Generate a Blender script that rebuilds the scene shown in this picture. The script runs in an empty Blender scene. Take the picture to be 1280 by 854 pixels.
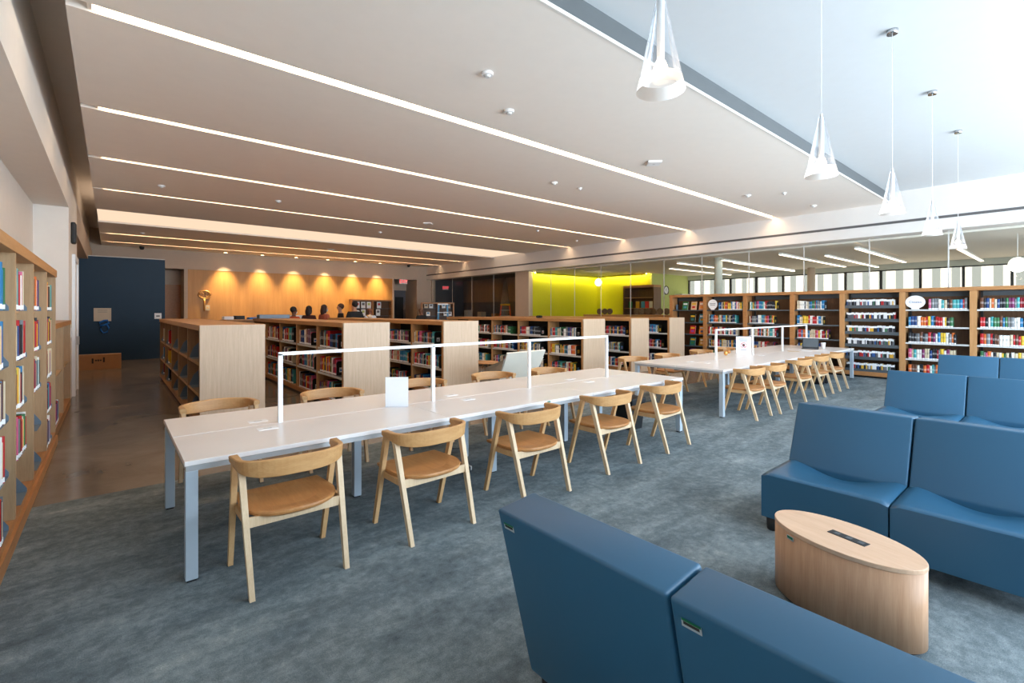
import bpy, bmesh, math, random
from mathutils import Vector, Matrix
R = random.Random(7)
sc = bpy.context.scene
COL = sc.collection
PI = math.pi
def rad(d): return d * PI / 180

# ------------------------------------------------------------------ materials
def s2l(c):
    return tuple(((v / 255) / 12.92 if v / 255 <= .04045 else ((v / 255 + .055) / 1.055) ** 2.4) for v in c) + (1.0,)
MATS = {}
def new_mat(name):
    m = bpy.data.materials.new(name); m.use_nodes = True
    nt = m.node_tree; nt.nodes.clear()
    out = nt.nodes.new('ShaderNodeOutputMaterial')
    MATS[name] = m
    return m, nt, out
def link(nt, a, b): nt.links.new(a, b)
def bsdf(nt, out, col=None, rough=.5, metal=0, spec=.5):
    b = nt.nodes.new('ShaderNodeBsdfPrincipled')
    if col is not None: b.inputs['Base Color'].default_value = col
    b.inputs['Roughness'].default_value = rough
    b.inputs['Metallic'].default_value = metal
    b.inputs['Specular IOR Level'].default_value = spec
    link(nt, b.outputs[0], out.inputs[0]); return b
def coords(nt, scale=(1, 1, 1), kind='Object'):
    tc = nt.nodes.new('ShaderNodeTexCoord'); mp = nt.nodes.new('ShaderNodeMapping')
    mp.inputs['Scale'].default_value = scale
    link(nt, tc.outputs[kind], mp.inputs[0]); return mp.outputs[0]
def noise(nt, vec, scale, detail=4, rough=.55, dist=0):
    n = nt.nodes.new('ShaderNodeTexNoise')
    n.inputs['Scale'].default_value = scale; n.inputs['Detail'].default_value = detail
    n.inputs['Roughness'].default_value = rough; n.inputs['Distortion'].default_value = dist
    link(nt, vec, n.inputs['Vector']); return n.outputs['Fac']
def ramp(nt, fac, stops):
    r = nt.nodes.new('ShaderNodeValToRGB'); e = r.color_ramp.elements
    while len(e) < len(stops): e.new(.5)
    for k, (p, c) in enumerate(stops): e[k].position = p; e[k].color = c
    link(nt, fac, r.inputs[0]); return r.outputs[0]
def bump(nt, b, fac, strength=.2, dist=.005):
    bp = nt.nodes.new('ShaderNodeBump'); bp.inputs['Strength'].default_value = strength
    bp.inputs['Distance'].default_value = dist
    link(nt, fac, bp.inputs['Height']); link(nt, bp.outputs[0], b.inputs['Normal'])
def plain(name, rgb, rough=.5, metal=0, var=.06, vs=6, spec=.5):
    m, nt, out = new_mat(name); c = s2l(rgb)
    b = bsdf(nt, out, c, rough, metal, spec)
    if var:
        f = noise(nt, coords(nt), vs, 3)
        lo = tuple(v * (1 - var) for v in c[:3]) + (1,); hi = tuple(min(1, v * (1 + var)) for v in c[:3]) + (1,)
        link(nt, ramp(nt, f, [(.3, lo), (.7, hi)]), b.inputs['Base Color'])
    return m
def wood(name, a, b_, scale=(14, 14, .9), rough=.42, spec=.35, ns=2.4):
    m, nt, out = new_mat(name)
    b = bsdf(nt, out, None, rough, 0, spec)
    v = coords(nt, scale)
    f1 = noise(nt, v, ns, 5, .6, .4); f2 = noise(nt, v, ns * 6, 3, .6)
    mx = nt.nodes.new('ShaderNodeMix'); mx.inputs[0].default_value = .35
    link(nt, f1, mx.inputs[2]); link(nt, f2, mx.inputs[3])
    link(nt, ramp(nt, mx.outputs[0], [(.32, s2l(a)), (.68, s2l(b_))]), b.inputs['Base Color'])
    bump(nt, b, f2, .06, .002)
    return m
def emit(name, rgb, strength):
    m, nt, out = new_mat(name)
    e = nt.nodes.new('ShaderNodeEmission'); e.inputs[0].default_value = s2l(rgb); e.inputs[1].default_value = strength
    link(nt, e.outputs[0], out.inputs[0]); return m
def glass(name, tint=(1, 1, 1, 1), refl=.9, rough=.0, milky=0.0, milk=(1, 1, 1, 1), both=False):
    m, nt, out = new_mat(name)
    t = nt.nodes.new('ShaderNodeBsdfTransparent'); t.inputs[0].default_value = tint
    g = nt.nodes.new('ShaderNodeBsdfGlossy'); g.inputs['Roughness'].default_value = rough
    fr = nt.nodes.new('ShaderNodeFresnel'); fr.inputs[0].default_value = 1.45
    ml = nt.nodes.new('ShaderNodeMath'); ml.operation = 'MULTIPLY'; ml.inputs[1].default_value = refl
    ge = nt.nodes.new('ShaderNodeNewGeometry'); inv = nt.nodes.new('ShaderNodeMath'); inv.operation = 'SUBTRACT'; inv.inputs[0].default_value = 1
    link(nt, ge.outputs['Backfacing'], inv.inputs[1])
    m0 = nt.nodes.new('ShaderNodeMath'); m0.operation = 'MULTIPLY'; link(nt, fr.outputs[0], m0.inputs[0]); link(nt, inv.outputs[0], m0.inputs[1])
    link(nt, (fr if both else m0).outputs[0], ml.inputs[0])
    mx = nt.nodes.new('ShaderNodeMixShader'); link(nt, ml.outputs[0], mx.inputs[0])
    link(nt, t.outputs[0], mx.inputs[1]); link(nt, g.outputs[0], mx.inputs[2])
    last = mx.outputs[0]
    if milky:
        tr = nt.nodes.new('ShaderNodeBsdfTranslucent'); tr.inputs[0].default_value = milk
        df = nt.nodes.new('ShaderNodeBsdfDiffuse'); df.inputs[0].default_value = milk
        a = nt.nodes.new('ShaderNodeAddShader'); link(nt, tr.outputs[0], a.inputs[0]); link(nt, df.outputs[0], a.inputs[1])
        m2 = nt.nodes.new('ShaderNodeMixShader'); m2.inputs[0].default_value = milky
        link(nt, last, m2.inputs[1]); link(nt, df.outputs[0] if milky < .3 else tr.outputs[0], m2.inputs[2]); last = m2.outputs[0]
    link(nt, last, out.inputs[0]); return m

OAK_PALE = wood('oak_pale', (196, 170, 143), (216, 192, 165), (16, 16, .8))
OAK_WARM = wood('oak_warm', (166, 114, 68), (190, 138, 90), (9, 2, 9))
OAK_POST = wood('oak_post', (178, 128, 80), (198, 150, 102), (14, 14, .9))
OAK_IN = wood('oak_inside', (150, 116, 84), (172, 136, 102), (12, 12, .9))
OAK_GREY = wood('oak_left', (176, 143, 106), (196, 163, 126), (12, 12, .9))
OAK_TOP = wood('oak_top', (180, 131, 84), (200, 152, 104), (10, 1, 10))
OAK_CHAIR = wood('oak_chair', (196, 152, 102), (216, 176, 128), (12, 12, .9), .45)
OAK_SEAT = wood('oak_seat', (170, 112, 60), (194, 138, 84), (11, 1.1, 11), .4)
OAK_BAND = wood('oak_band', (186, 136, 84), (206, 160, 108), (1.3, 12, 12), .42)
OAK_LIT = wood('oak_lit', (206, 176, 138), (226, 200, 166), (14, 14, .9), .5)  # chair's rear legs and rail: pale sapwood with window light added into colour
OAK_OVAL = wood('oak_oval', (182, 138, 105), (206, 164, 130), (13, 13, .7), .42)
OAK_OVALT = wood('oak_oval_top', (208, 168, 136), (222, 186, 156), (9, 1, 9), .42)
WALNUT_IN = wood('brown_back', (96, 66, 44), (120, 86, 58), (10, 10, .8))
WOODWALL = wood('wood_wall', (184, 132, 70), (206, 154, 88), (4.2, 4.2, .25), .4, .3, 1.2)
WHITE_WALL = plain('white_paint', (226, 221, 214), .7, var=.015)
CEIL = plain('ceiling_paint', (240, 233, 225), .8, var=.01)
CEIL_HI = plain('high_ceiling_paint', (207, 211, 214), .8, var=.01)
FASCIA = plain('grey_fascia', (84, 89, 92), .6, var=.03)
BLUE_WALL = plain('navy_paint', (13, 50, 74), .6, var=.03)
LIME = plain('lime_paint', (196, 196, 20), .6, var=.02)
OVERWIN = plain('window_head_paint', (206, 210, 200), .7, var=.02)
PALEGREEN = plain('pale_green_paint', (196, 208, 128), .7, var=.02)
DARKWALL = plain('dark_grey_paint', (98, 98, 104), .7)
BROWNWALL = wood('brown_panel', (122, 110, 104), (142, 128, 120), (4, 4, .3), .5)
BEIGEWALL = plain('beige_paint', (196, 178, 160), .7, var=.02)
BLACK = plain('black_plastic', (24, 25, 27), .5)
BLACKM = plain('black_metal', (34, 36, 38), .45, .2)
GREYM = plain('grey_metal', (90, 98, 104), .45, .3)
LIPM = plain('shelf_lip', (206, 206, 204), .5)
TABLEW = plain('white_laminate', (232, 226, 222), .3, var=.01)
TABLEG = plain('grey_table_frame', (172, 174, 176), .4, .1, var=.02)
LEGM = plain('silver_leg', (176, 188, 198), .42, .1, var=.02)
WHITEM = plain('white_metal', (240, 241, 242), .35, var=.01)
WHITEP = plain('white_paper', (245, 246, 248), .6, var=.01)
CHROME = plain('chrome', (210, 212, 214), .15, 1, var=0)
GREYTXT = plain('grey_ink', (120, 120, 126), .7, var=0)
DARKTXT = plain('dark_ink', (48, 40, 36), .7, var=0)
REDTXT = plain('red_ink', (200, 60, 70), .6, var=0)
BLUETXT = plain('blue_ink', (96, 110, 150), .7, var=0)
CARD = plain('cardboard', (176, 128, 88), .8, var=.05)
CREAM = plain('cream_paper', (214, 196, 172), .8, var=.02)
BLUEBAG = plain('blue_strap', (24, 110, 190), .4, var=.1)
GREENTAG = plain('green_tag', (20, 110, 70), .5, var=0)
SILVERTAG = plain('silver_tag', (190, 194, 198), .35, .3, var=0)
STEEL = plain('blue_grey_steel', (112, 130, 146), .45, .1, var=.05)
WICKER = plain('brown_felt', (112, 94, 74), .9, var=.25, vs=40)
GOLD = plain('gold_metal', (214, 160, 90), .35, .7, var=.05)
ORANGE = plain('orange_fibreglass', (232, 84, 36), .5)
YELLOW = plain('yellow_plastic', (240, 190, 30), .5)
LBLUE = plain('light_blue_metal', (90, 150, 190), .4)
SHELLW = plain('white_shell', (226, 222, 208), .5, var=.02)
SHELLG = plain('grey_shell', (156, 150, 140), .6, var=.03)
DARKB = plain('dark_fabric', (26, 26, 30), .9)
SLOT = plain('dark_slot', (92, 90, 90), .7, var=.1, vs=60)
BEAM = plain('beam_paint', (226, 222, 218), .7, var=.01)
OUTDOOR = plain('pale_fence', (214, 222, 224), .8, var=.04)
RUBBER = plain('rubber', (20, 20, 20), .7)

# vinyl upholstery
m, nt, out = new_mat('blue_vinyl'); b = bsdf(nt, out, s2l((43, 91, 121)), .40, 0, .5)
f = noise(nt, coords(nt), 260, 2); bump(nt, b, f, .05, .001); VINYL = m
# carpet
m, nt, out = new_mat('carpet'); b = bsdf(nt, out, None, .95, 0, .1)
v = coords(nt, (.62, 1.7, 1)); 
f1 = noise(nt, v, 1.7, 12, .68, .25); v2 = coords(nt); f2 = noise(nt, v2, 14, 8, .75, .2); f3 = noise(nt, v2, 190, 2, .6)
mx = nt.nodes.new('ShaderNodeMix'); mx.inputs[0].default_value = .45; link(nt, f1, mx.inputs[2]); link(nt, f2, mx.inputs[3])
mx2 = nt.nodes.new('ShaderNodeMix'); mx2.inputs[0].default_value = .22; link(nt, mx.outputs[0], mx2.inputs[2]); link(nt, f3, mx2.inputs[3])
link(nt, ramp(nt, mx2.outputs[0], [(.34, s2l((64, 75, 81))), (.47, s2l((102, 113, 118))), (.55, s2l((128, 139, 143))), (.60, s2l((146, 155, 157))), (.66, s2l((200, 204, 204)))]), b.inputs['Base Color'])
bump(nt, b, f3, .3, .004); CARPET = m
# polished concrete
m, nt, out = new_mat('polished_concrete'); b = bsdf(nt, out, None, .2, 0, .5)
f1 = noise(nt, coords(nt), .9, 8, .65, .6); f2 = noise(nt, coords(nt), 60, 3)
link(nt, ramp(nt, f1, [(.3, s2l((104, 92, 80))), (.7, s2l((138, 126, 112)))]), b.inputs['Base Color'])
link(nt, ramp(nt, f1, [(.3, (.14,) * 3 + (1,)), (.7, (.26,) * 3 + (1,))]), b.inputs['Roughness']); CONCRETE = m
# books: cover colour comes from each book's own colour
def book_mat(name, attr, kind):
    m, nt, out = new_mat(name); b = bsdf(nt, out, None, .45, 0, .35)
    if attr:
        n = nt.nodes.new('ShaderNodeAttribute'); n.attribute_name = 'cover'; c = n.outputs['Color']
    else:
        n = nt.nodes.new('ShaderNodeObjectInfo'); c = n.outputs['Color']
    if kind == 'title':
        inv = nt.nodes.new('ShaderNodeMix'); inv.data_type = 'RGBA'; inv.inputs[0].default_value = .22
        link(nt, c, inv.inputs[6])
        bw = nt.nodes.new('ShaderNodeRGBToBW'); link(nt, c, bw.inputs[0])
        st = nt.nodes.new('ShaderNodeMath'); st.operation = 'LESS_THAN'; st.inputs[1].default_value = .3; link(nt, bw.outputs[0], st.inputs[0])
        link(nt, st.outputs[0], inv.inputs[7]); c = inv.outputs[2]
    link(nt, c, b.inputs['Base Color']); return m
COVER = book_mat('book_cover', False, 'cover'); TITLE = book_mat('book_title', False, 'title')
COVER_S = book_mat('book_cover_far', True, 'cover'); TITLE_S = book_mat('book_title_far', True, 'title')
PAGES = plain('book_pages', (226, 218, 200), .8, var=0)
# window panes with vertical frosted bands
m, nt, out = new_mat('banded_pane')
tc = nt.nodes.new('ShaderNodeTexCoord'); sp = nt.nodes.new('ShaderNodeSeparateXYZ'); link(nt, tc.outputs['Object'], sp.inputs[0])
mm = nt.nodes.new('ShaderNodeMath'); mm.operation = 'MULTIPLY'; mm.inputs[1].default_value = 1.9; link(nt, sp.outputs[1], mm.inputs[0])
fr = nt.nodes.new('ShaderNodeMath'); fr.operation = 'FRACT'; link(nt, mm.outputs[0], fr.inputs[0])
rr = ramp(nt, fr.outputs[0], [(0, (.29, .265, .23, 1)), (.42, (.29, .265, .23, 1)), (.45, (.46, .40, .335, 1)), (1, (.46, .40, .335, 1))])
t = nt.nodes.new('ShaderNodeBsdfTransparent'); link(nt, rr, t.inputs[0]); link(nt, t.outputs[0], out.inputs[0]); PANE = m
GLASS = glass('clear_glass', (.955, .97, .96, 1), .7)
GLASS_FRONT = glass('front_glass', (.97, .98, .98, 1), .0)
CONE = glass('cone_glass', (.95, .97, .99, 1), .75, .03, .10, (.9, .94, 1, 1), True)
FROST = glass('frosted_band', (1, 1, 1, 1), .5, .2, .75, (1, .97, .93, 1))
PLASTIC = glass('plastic_sheet', (.8, .83, .84, 1), .6, .25, .25, (.75, .78, .8, 1))
ACRYL = glass('acrylic', (.97, .98, 1, 1), .9, .02)
STRIP = emit('strip_light', (255, 214, 168), 14.0)
BIGSLOT = emit('light_slot', (255, 222, 190), .74)
ROOMSTRIP = emit('linear_pendant', (255, 232, 205), 4.0)
BULB = emit('bulb', (255, 226, 196), 12.0)
GLOBE = emit('globe', (255, 248, 236), 2.2)
COVE = emit('cove_strip', (255, 232, 150), 40.0)
DOWN = emit('downlight', (255, 214, 150), 12.0)
EXITM = emit('exit_red', (255, 60, 70), 1.1)

# ------------------------------------------------------------------ mesh building
class MB:
    def __init__(s): s.bm = bmesh.new(); s.mats = []
    def mi(s, m):
        if m not in s.mats: s.mats.append(m)
        return s.mats.index(m)
    def poly(s, faces, m, smooth=False):
        i = s.mi(m)
        for f in faces: f.material_index = i; f.smooth = smooth
    def box(s, x0, x1, y0, y1, z0, z1, m, bev=0, M=None, seg=2):
        vs = [s.bm.verts.new((x, y, z)) for x in (x0, x1) for y in (y0, y1) for z in (z0, z1)]
        q = [(0, 1, 3, 2), (4, 6, 7, 5), (0, 4, 5, 1), (2, 3, 7, 6), (0, 2, 6, 4), (1, 5, 7, 3)]
        fs = [s.bm.faces.new([vs[k] for k in a]) for a in q]
        s.poly(fs, m)
        if bev:
            r = bmesh.ops.bevel(s.bm, geom=list({e for f in fs for e in f.edges}), offset=bev, segments=seg, profile=.5, affect='EDGES')
            s.poly(r['faces'], m)
            vs = list({v for f in s.bm.faces if f.is_valid for v in f.verts if v in set(r['verts'])} | set(v for v in vs if v.is_valid))
        if M is not None: bmesh.ops.transform(s.bm, matrix=M, verts=[v for v in vs if v.is_valid])
        return s
    def hexa(s, b, t, m):
        """bottom four and top four corners, both counter-clockwise from above"""
        B = [s.bm.verts.new(p) for p in b]; T = [s.bm.verts.new(p) for p in t]; n = len(B)
        fs = [s.bm.faces.new(B[::-1]), s.bm.faces.new(T)]
        for k in range(n): fs.append(s.bm.faces.new([B[k], B[(k + 1) % n], T[(k + 1) % n], T[k]]))
        s.poly(fs, m); return s
    def prism(s, pts, d, m, axis='y', a0=0, bev=0, seg=2):
        """outline in two axes, extruded along the third from a0 by d"""
        def P(u, v, w): return (u, w, v) if axis == 'y' else ((w, u, v) if axis == 'x' else (u, v, w))
        A = [s.bm.verts.new(P(u, v, a0)) for u, v in pts]; B = [s.bm.verts.new(P(u, v, a0 + d)) for u, v in pts]; n = len(A)
        fs = [s.bm.faces.new(A), s.bm.faces.new(B[::-1])]
        for k in range(n): fs.append(s.bm.faces.new([A[k], B[k], B[(k + 1) % n], A[(k + 1) % n]]))
        bmesh.ops.recalc_face_normals(s.bm, faces=fs); s.poly(fs, m)
        if bev:
            r = bmesh.ops.bevel(s.bm, geom=list({e for f in fs for e in f.edges}), offset=bev, segments=seg, profile=.5, affect='EDGES')
            s.poly(r['faces'], m)
        return s
    def lathe(s, prof, m, seg=24, c=(0, 0), cap=True, smooth=True, sx=1, sy=1):
        rings = []
        for r, z in prof:
            rings.append([s.bm.verts.new((c[0] + sx * r * math.cos(2 * PI * k / seg), c[1] + sy * r * math.sin(2 * PI * k / seg), z)) for k in range(seg)])
        fs = []
        for a, b in zip(rings, rings[1:]):
            for k in range(seg): fs.append(s.bm.faces.new([a[k], a[(k + 1) % seg], b[(k + 1) % seg], b[k]]))
        s.poly(fs, m, smooth)
        if cap:
            s.poly([s.bm.faces.new(rings[0][::-1]), s.bm.faces.new(rings[-1])], m)
        return s
    def tube(s, pts, r, m, seg=8, closed=False):
        pts = [Vector(p) for p in pts]; rings = []; n = len(pts)
        up = Vector((0, 0, 1))
        for k, p in enumerate(pts):
            d = (pts[(k + 1) % n] - pts[k - 1]) if closed else (pts[min(k + 1, n - 1)] - pts[max(k - 1, 0)])
            d.normalize()
            u = d.cross(up)
            if u.length < .05: u = d.cross(Vector((1, 0, 0)))
            u.normalize(); w = d.cross(u)
            rr = r[k] if isinstance(r, (list, tuple)) else r
            rings.append([s.bm.verts.new(p + rr * (math.cos(2 * PI * j / seg) * u + math.sin(2 * PI * j / seg) * w)) for j in range(seg)])
        fs = []
        rng = range(n) if closed else range(n - 1)
        for k in rng:
            a, b = rings[k], rings[(k + 1) % n]
            for j in range(seg): fs.append(s.bm.faces.new([a[j], a[(j + 1) % seg], b[(j + 1) % seg], b[j]]))
        if not closed: fs += [s.bm.faces.new(rings[0]), s.bm.faces.new(rings[-1][::-1])]
        s.poly(fs, m, True); return s
    def ball(s, c, r, m, seg=16, sc_=(1, 1, 1)):
        M = Matrix.Translation(c) @ Matrix.Diagonal((*[r * k for k in sc_], 1))
        v = bmesh.ops.create_uvsphere(s.bm, u_segments=seg, v_segments=max(6, seg // 2), radius=1, matrix=M)['verts']
        s.poly({f for x in v for f in x.link_faces}, m, True); return s
    def build(s, name, parent=None, loc=None, rz=0, norm=True):
        if norm: bmesh.ops.recalc_face_normals(s.bm, faces=s.bm.faces[:])
        me = bpy.data.meshes.new(name); s.bm.to_mesh(me); s.bm.free()
        for mt in s.mats: me.materials.append(mt)
        o = bpy.data.objects.new(name, me); COL.objects.link(o)
        if parent: o.parent = parent
        if loc: o.location = loc
        if rz: o.rotation_euler.z = rz
        return o
def tag(o, label, cat, group=None, kind=None):
    if label: o['label'] = label
    if cat: o['category'] = cat
    if group: o['group'] = group
    if kind: o['kind'] = kind
    return o
def thing(name, label, cat, loc=(0, 0, 0), rz=0, group=None):
    o = bpy.data.objects.new(name, None); COL.objects.link(o); o.location = loc; o.rotation_euler.z = rz
    o.empty_display_size = .1
    return tag(o, label, cat, group)
def struct(mb, name, parent=None):
    o = mb.build(name, parent)
    if not parent: o['kind'] = 'structure'
    return o
def dup(root, loc, rz, label=None, group=None):
    r = root.copy(); COL.objects.link(r); r.location = loc; r.rotation_euler.z = rz
    if label: r['label'] = label
    if group: r['group'] = group
    for ch in root.children:
        c = ch.copy(); COL.objects.link(c); c.parent = r
        for g in ch.children:
            d = g.copy(); COL.objects.link(d); d.parent = c
    return r
ORD = 'zeroth first second third fourth fifth sixth seventh eighth ninth tenth eleventh twelfth thirteenth fourteenth fifteenth sixteenth seventeenth eighteenth nineteenth twentieth'.split()
ORD += ['twenty-' + w for w in ORD[1:10]] + ['thirtieth'] + ['thirty-' + w for w in ORD[1:10]] + ['fortieth'] + ['forty-' + w for w in ORD[1:10]] + ['fiftieth'] + ['fifty-' + w for w in ORD[1:10]]
def text_mesh(name, body, size, m, loc, rot, parent=None, extrude=.0008):
    cu = bpy.data.curves.new(name, 'FONT'); cu.body = body; cu.size = size; cu.extrude = extrude
    cu.align_x = 'CENTER'; cu.align_y = 'CENTER'; cu.materials.append(m)
    t = bpy.data.objects.new(name, cu); COL.objects.link(t)
    dg = bpy.context.evaluated_depsgraph_get(); me = bpy.data.meshes.new_from_object(t.evaluated_get(dg))
    bpy.data.objects.remove(t)
    o = bpy.data.objects.new(name, me); COL.objects.link(o); o.location = loc; o.rotation_euler = rot
    if parent: o.parent = parent
    return o

# ------------------------------------------------------------------ setting
ZC, ZH = 4.27, 4.51
XR = 14.4                     # face of the beam over the glass front
YW = -3.6                     # window wall behind the lounge
mb = MB(); mb.box(-3, 23.2, 5.65, 27, -.1, 0, CONCRETE); mb.box(14.75, 23.2, YW, 5.65, -.1, 0, CONCRETE); struct(mb, 'floor')
mb = MB(); mb.box(-3, 14.75, YW, 5.65, -.1, 0, CARPET); o = mb.build('floor_carpet'); o['kind'] = 'structure'
# main ceiling, panel by panel between the light slots
slots = [(5.41, 5.56), (8.07, 8.20), (10.66, 10.78), (13.36, 13.47), (16.15, 18.45), (20.93, 21.02), (23.42, 23.50)]
ys = [2.93] + [v for s_ in slots for v in s_] + [25.0]
for k in range(0, len(ys), 2):
    mb = MB(); mb.box(-.30, XR + .05, ys[k], ys[k + 1], ZC, ZC + .16, CEIL)
    if k == 0: mb.box(-.30, XR, ys[k] - .025, ys[k], ZC - .004, ZC + .03, WHITE_WALL)
    struct(mb, 'ceiling')
mb = MB(); mb.box(-.3, XR, 2.918, 2.928, ZC + .032, ZH, FASCIA); struct(mb, 'trim_1')
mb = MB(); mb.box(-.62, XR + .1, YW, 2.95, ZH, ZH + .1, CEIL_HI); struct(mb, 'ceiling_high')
mb = MB(); mb.box(-3, 23.3, YW - .2, 27.2, 4.95, 5.1, CEIL); struct(mb, 'ceiling_slab')
LN = ['nearest the high ceiling', 'second back from the high ceiling', 'third back from the high ceiling', 'just before the wide light slot', None, 'just behind the wide light slot', 'nearest the wood wall']
for k, (a, b_) in enumerate(slots):
    if k == 4:
        t = thing('light_slot', 'wide glowing peach recess running across the ceiling', 'ceiling light', (7, (a + b_) / 2, ZC + .05))
        mb = MB(); mb.box(-7.29, 7.39, a - (a + b_) / 2 + .005, b_ - (a + b_) / 2 - .005, 0, .03, BIGSLOT); mb.build('diffuser', t)
        mb = MB(); d = (b_ - a) / 2
        mb.box(-7.29, 7.39, -d + .002, -d + .012, -.048, 0, WHITE_WALL); mb.box(-7.29, 7.39, d - .012, d - .002, -.048, 0, WHITE_WALL); mb.build('recess_side', t)
        continue
    t = thing('linear_light', 'long thin warm ceiling light strip ' + LN[k], 'ceiling light', (7, (a + b_) / 2, ZC), 0, 'recessed light strips')
    w = (b_ - a) / 2
    mb = MB(); mb.box(-7.12, 7.25, -w + .012, w - .012, .05, .07, STRIP); mb.build('diffuser', t)
    mb = MB(); mb.box(-7.16, -7.13, -w + .011, w - .011, .015, .169, CEIL); mb.build('light_stop', t)  # added block, keeps the strip's glow out of the slot's dark start
    mb = MB(); mb.box(-7.28, 7.25, -w - .02, w + .02, .17, .23, CEIL); mb.box(-7.14, 7.27, -w + .002, -w + .010, .02, .17, WHITE_WALL); mb.box(-7.14, 7.27, w - .010, w - .002, .02, .17, WHITE_WALL); mb.build('housing', t)
# beam over the glass front
mb = MB(); mb.box(XR, 14.95, YW, 25.2, 3.50, 4.95, BEAM); struct(mb, 'trim_2')
mb = MB(); mb.box(XR - .006, XR, YW, 25.2, 3.755, 3.815, SLOT); o = mb.build('air_slot'); tag(o, 'long thin grey air slot along the white beam', 'vent')
# left wall with its niche
mb = MB()
mb.box(-1.2, -1.03, YW, 11.57, 0, 3.5, WHITE_WALL); mb.box(-1.2, -.58, YW, 11.57, 3.5, 4.0, WHITE_WALL)
mb.box(-1.2, -.58, 11.57, 14.2, 0, 4.0, WHITE_WALL); mb.box(-1.2, -.66, YW, 25.2, 4.0, 4.95, WHITE_WALL)
mb.box(-1.3, -.58, 14.2, 25.0, 3.35, 4.0, BEIGEWALL); mb.box(-1.5, -1.3, 14.2, 25.2, 0, 4.0, BEIGEWALL)
struct(mb, 'wall_left')
mb = MB(); mb.box(-1.034, -1.02, 7.93, 7.965, 2.0, 3.5, GREYM); struct(mb, 'trim_3')
# far walls
mb = MB()
mb.box(-1.5, 15, 25.0, 25.2, 3.48, 4.95, BEIGEWALL); mb.box(2.42, 2.55, 24.98, 26.4, 0, 3.48, BEIGEWALL)
mb.box(-1.5, 1.0, 26.3, 26.5, 0, 3.48, BEIGEWALL); mb.box(1.0, 2.5, 26.3, 26.5, 2.85, 3.48, BEIGEWALL)
mb.box(12.2, 12.3, 25.0, 26.3, 0, 3.48, BEIGEWALL); mb.box(12.2, 15, 26.3, 26.5, 2.9, 3.48, BEIGEWALL); mb.box(13.75, 15, 25.0, 26.5, 0, 3.48, BEIGEWALL)
struct(mb, 'wall_back')
mb = MB(); mb.box(-3, 23.2, 27.0, 27.2, 0, 4.95, BEIGEWALL); mb.box(-3, -2.9, YW, 27, 0, 4.95, BEIGEWALL); struct(mb, 'wall_light_seal')  # added outer shell, seals off sky light leaking over the back walls
mb = MB(); mb.box(2.55, 12.2, 25.02, 25.2, 0, 3.48, WOODWALL); struct(mb, 'wall_wood')
mb = MB(); mb.box(1.0, 2.42, 26.32, 26.4, 0, 2.85, OAK_SEAT); mb.box(1.2, 1.24, 26.27, 26.32, 1.0, 1.15, CHROME); struct(mb, 'door_2')
mb = MB(); mb.box(12.3, 13.75, 26.4, 26.5, 0, 2.9, DARKWALL); struct(mb, 'wall_corridor')
mb = MB(); mb.box(13.05, 13.55, 26.3, 26.4, 0, 2.5, BLACK); mb.box(13.1, 13.14, 26.25, 26.3, 1.0, 1.15, CHROME); struct(mb, 'door_3')
mb = MB(); mb.box(-.84, 1.45, 20.7, 20.95, 0, 3.45, BLUE_WALL); mb.box(-.84, 1.45, 20.7, 20.95, 3.45, 3.475, WHITE_WALL); struct(mb, 'wall_partition')
# white door in the left wall
t = thing('door_1', None, None, (-.58, 13.1, 0)); t['kind'] = 'structure'
mb = MB(); mb.box(0, .05, -.62, -.5, 0, 2.75, WHITEM); mb.box(0, .05, .5, .62, 0, 2.75, WHITEM); mb.box(0, .05, -.498, .498, 2.63, 2.75, WHITEM); mb.build('door_frame', t)
mb = MB(); mb.box(.002, .02, -.5, .5, .0, 2.63, WHITE_WALL); mb.build('door_leaf', t)
mb = MB(); mb.box(.02, .07, .40, .43, .95, 1.12, CHROME); mb.build('handle', t)
mb = MB(); mb.box(0, .012, -.06, .06, -.09, .09, WHITEP); mb.box(.012, .02, -.015, .015, -.03, .03, LIPM); o = mb.build('light_switch', None, (-.579, 12.05, 1.25)); tag(o, 'white light switch on the wall before the tall white door', 'switch')
mb = MB(); mb.box(0, .07, -.1, .1, -.2, .2, BLACK, .02); mb.box(.07, .076, -.07, .07, -.17, .17, BLACKM); o = mb.build('wall_speaker', None, (-.579, 12.2, 3.12)); tag(o, 'small black loudspeaker high on the white wall before the door', 'speaker')
# room behind the glass
mb = MB(); mb.box(14.95, 23.2, YW, 16.3, 3.45, 3.6, CEIL); mb.box(14.95, 23.2, 16.45, 26.5, 3.6, 3.7, DARKWALL); struct(mb, 'ceiling_room')
mb = MB(); mb.box(14.78, 19.6, 16.3, 16.45, 0, 3.7, LIME); mb.box(19.6, 19.75, 13.05, 16.45, 0, 3.6, LIME); struct(mb, 'wall_lime')
mb = MB(); mb.box(19.6, 22.95, 12.95, 13.05, 0, 3.6, PALEGREEN); struct(mb, 'wall_green')
mb = MB(); mb.box(14.70, 14.95, 16.25, 17.2, 0, 3.5, BEIGEWALL); mb.box(14.70, 14.95, 24.9, 25.8, 0, 3.5, BEIGEWALL); struct(mb, 'trim_4')
mb = MB(); mb.box(14.95, 19, 25.8, 26.0, 0, 3.7, DARKWALL); mb.box(17.6, 17.75, 16.45, 25.8, 2.2, 3.6, BROWNWALL); mb.box(17.6, 17.75, 16.45, 25.8, 0, 2.2, DARKWALL); struct(mb, 'wall_dark')
mb = MB(); mb.box(23.0, 23.2, YW, 13.05, 0, 1.0, PALEGREEN); mb.box(22.8, 23.2, YW, 13.05, 3.24, 4.95, OVERWIN); mb.box(23.0, 23.2, 13.05, 27, 0, 4.95, DARKWALL); struct(mb, 'wall_right')
t = thing('window_2', None, None, (22.9, 0, 0)); t['kind'] = 'structure'
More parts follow.
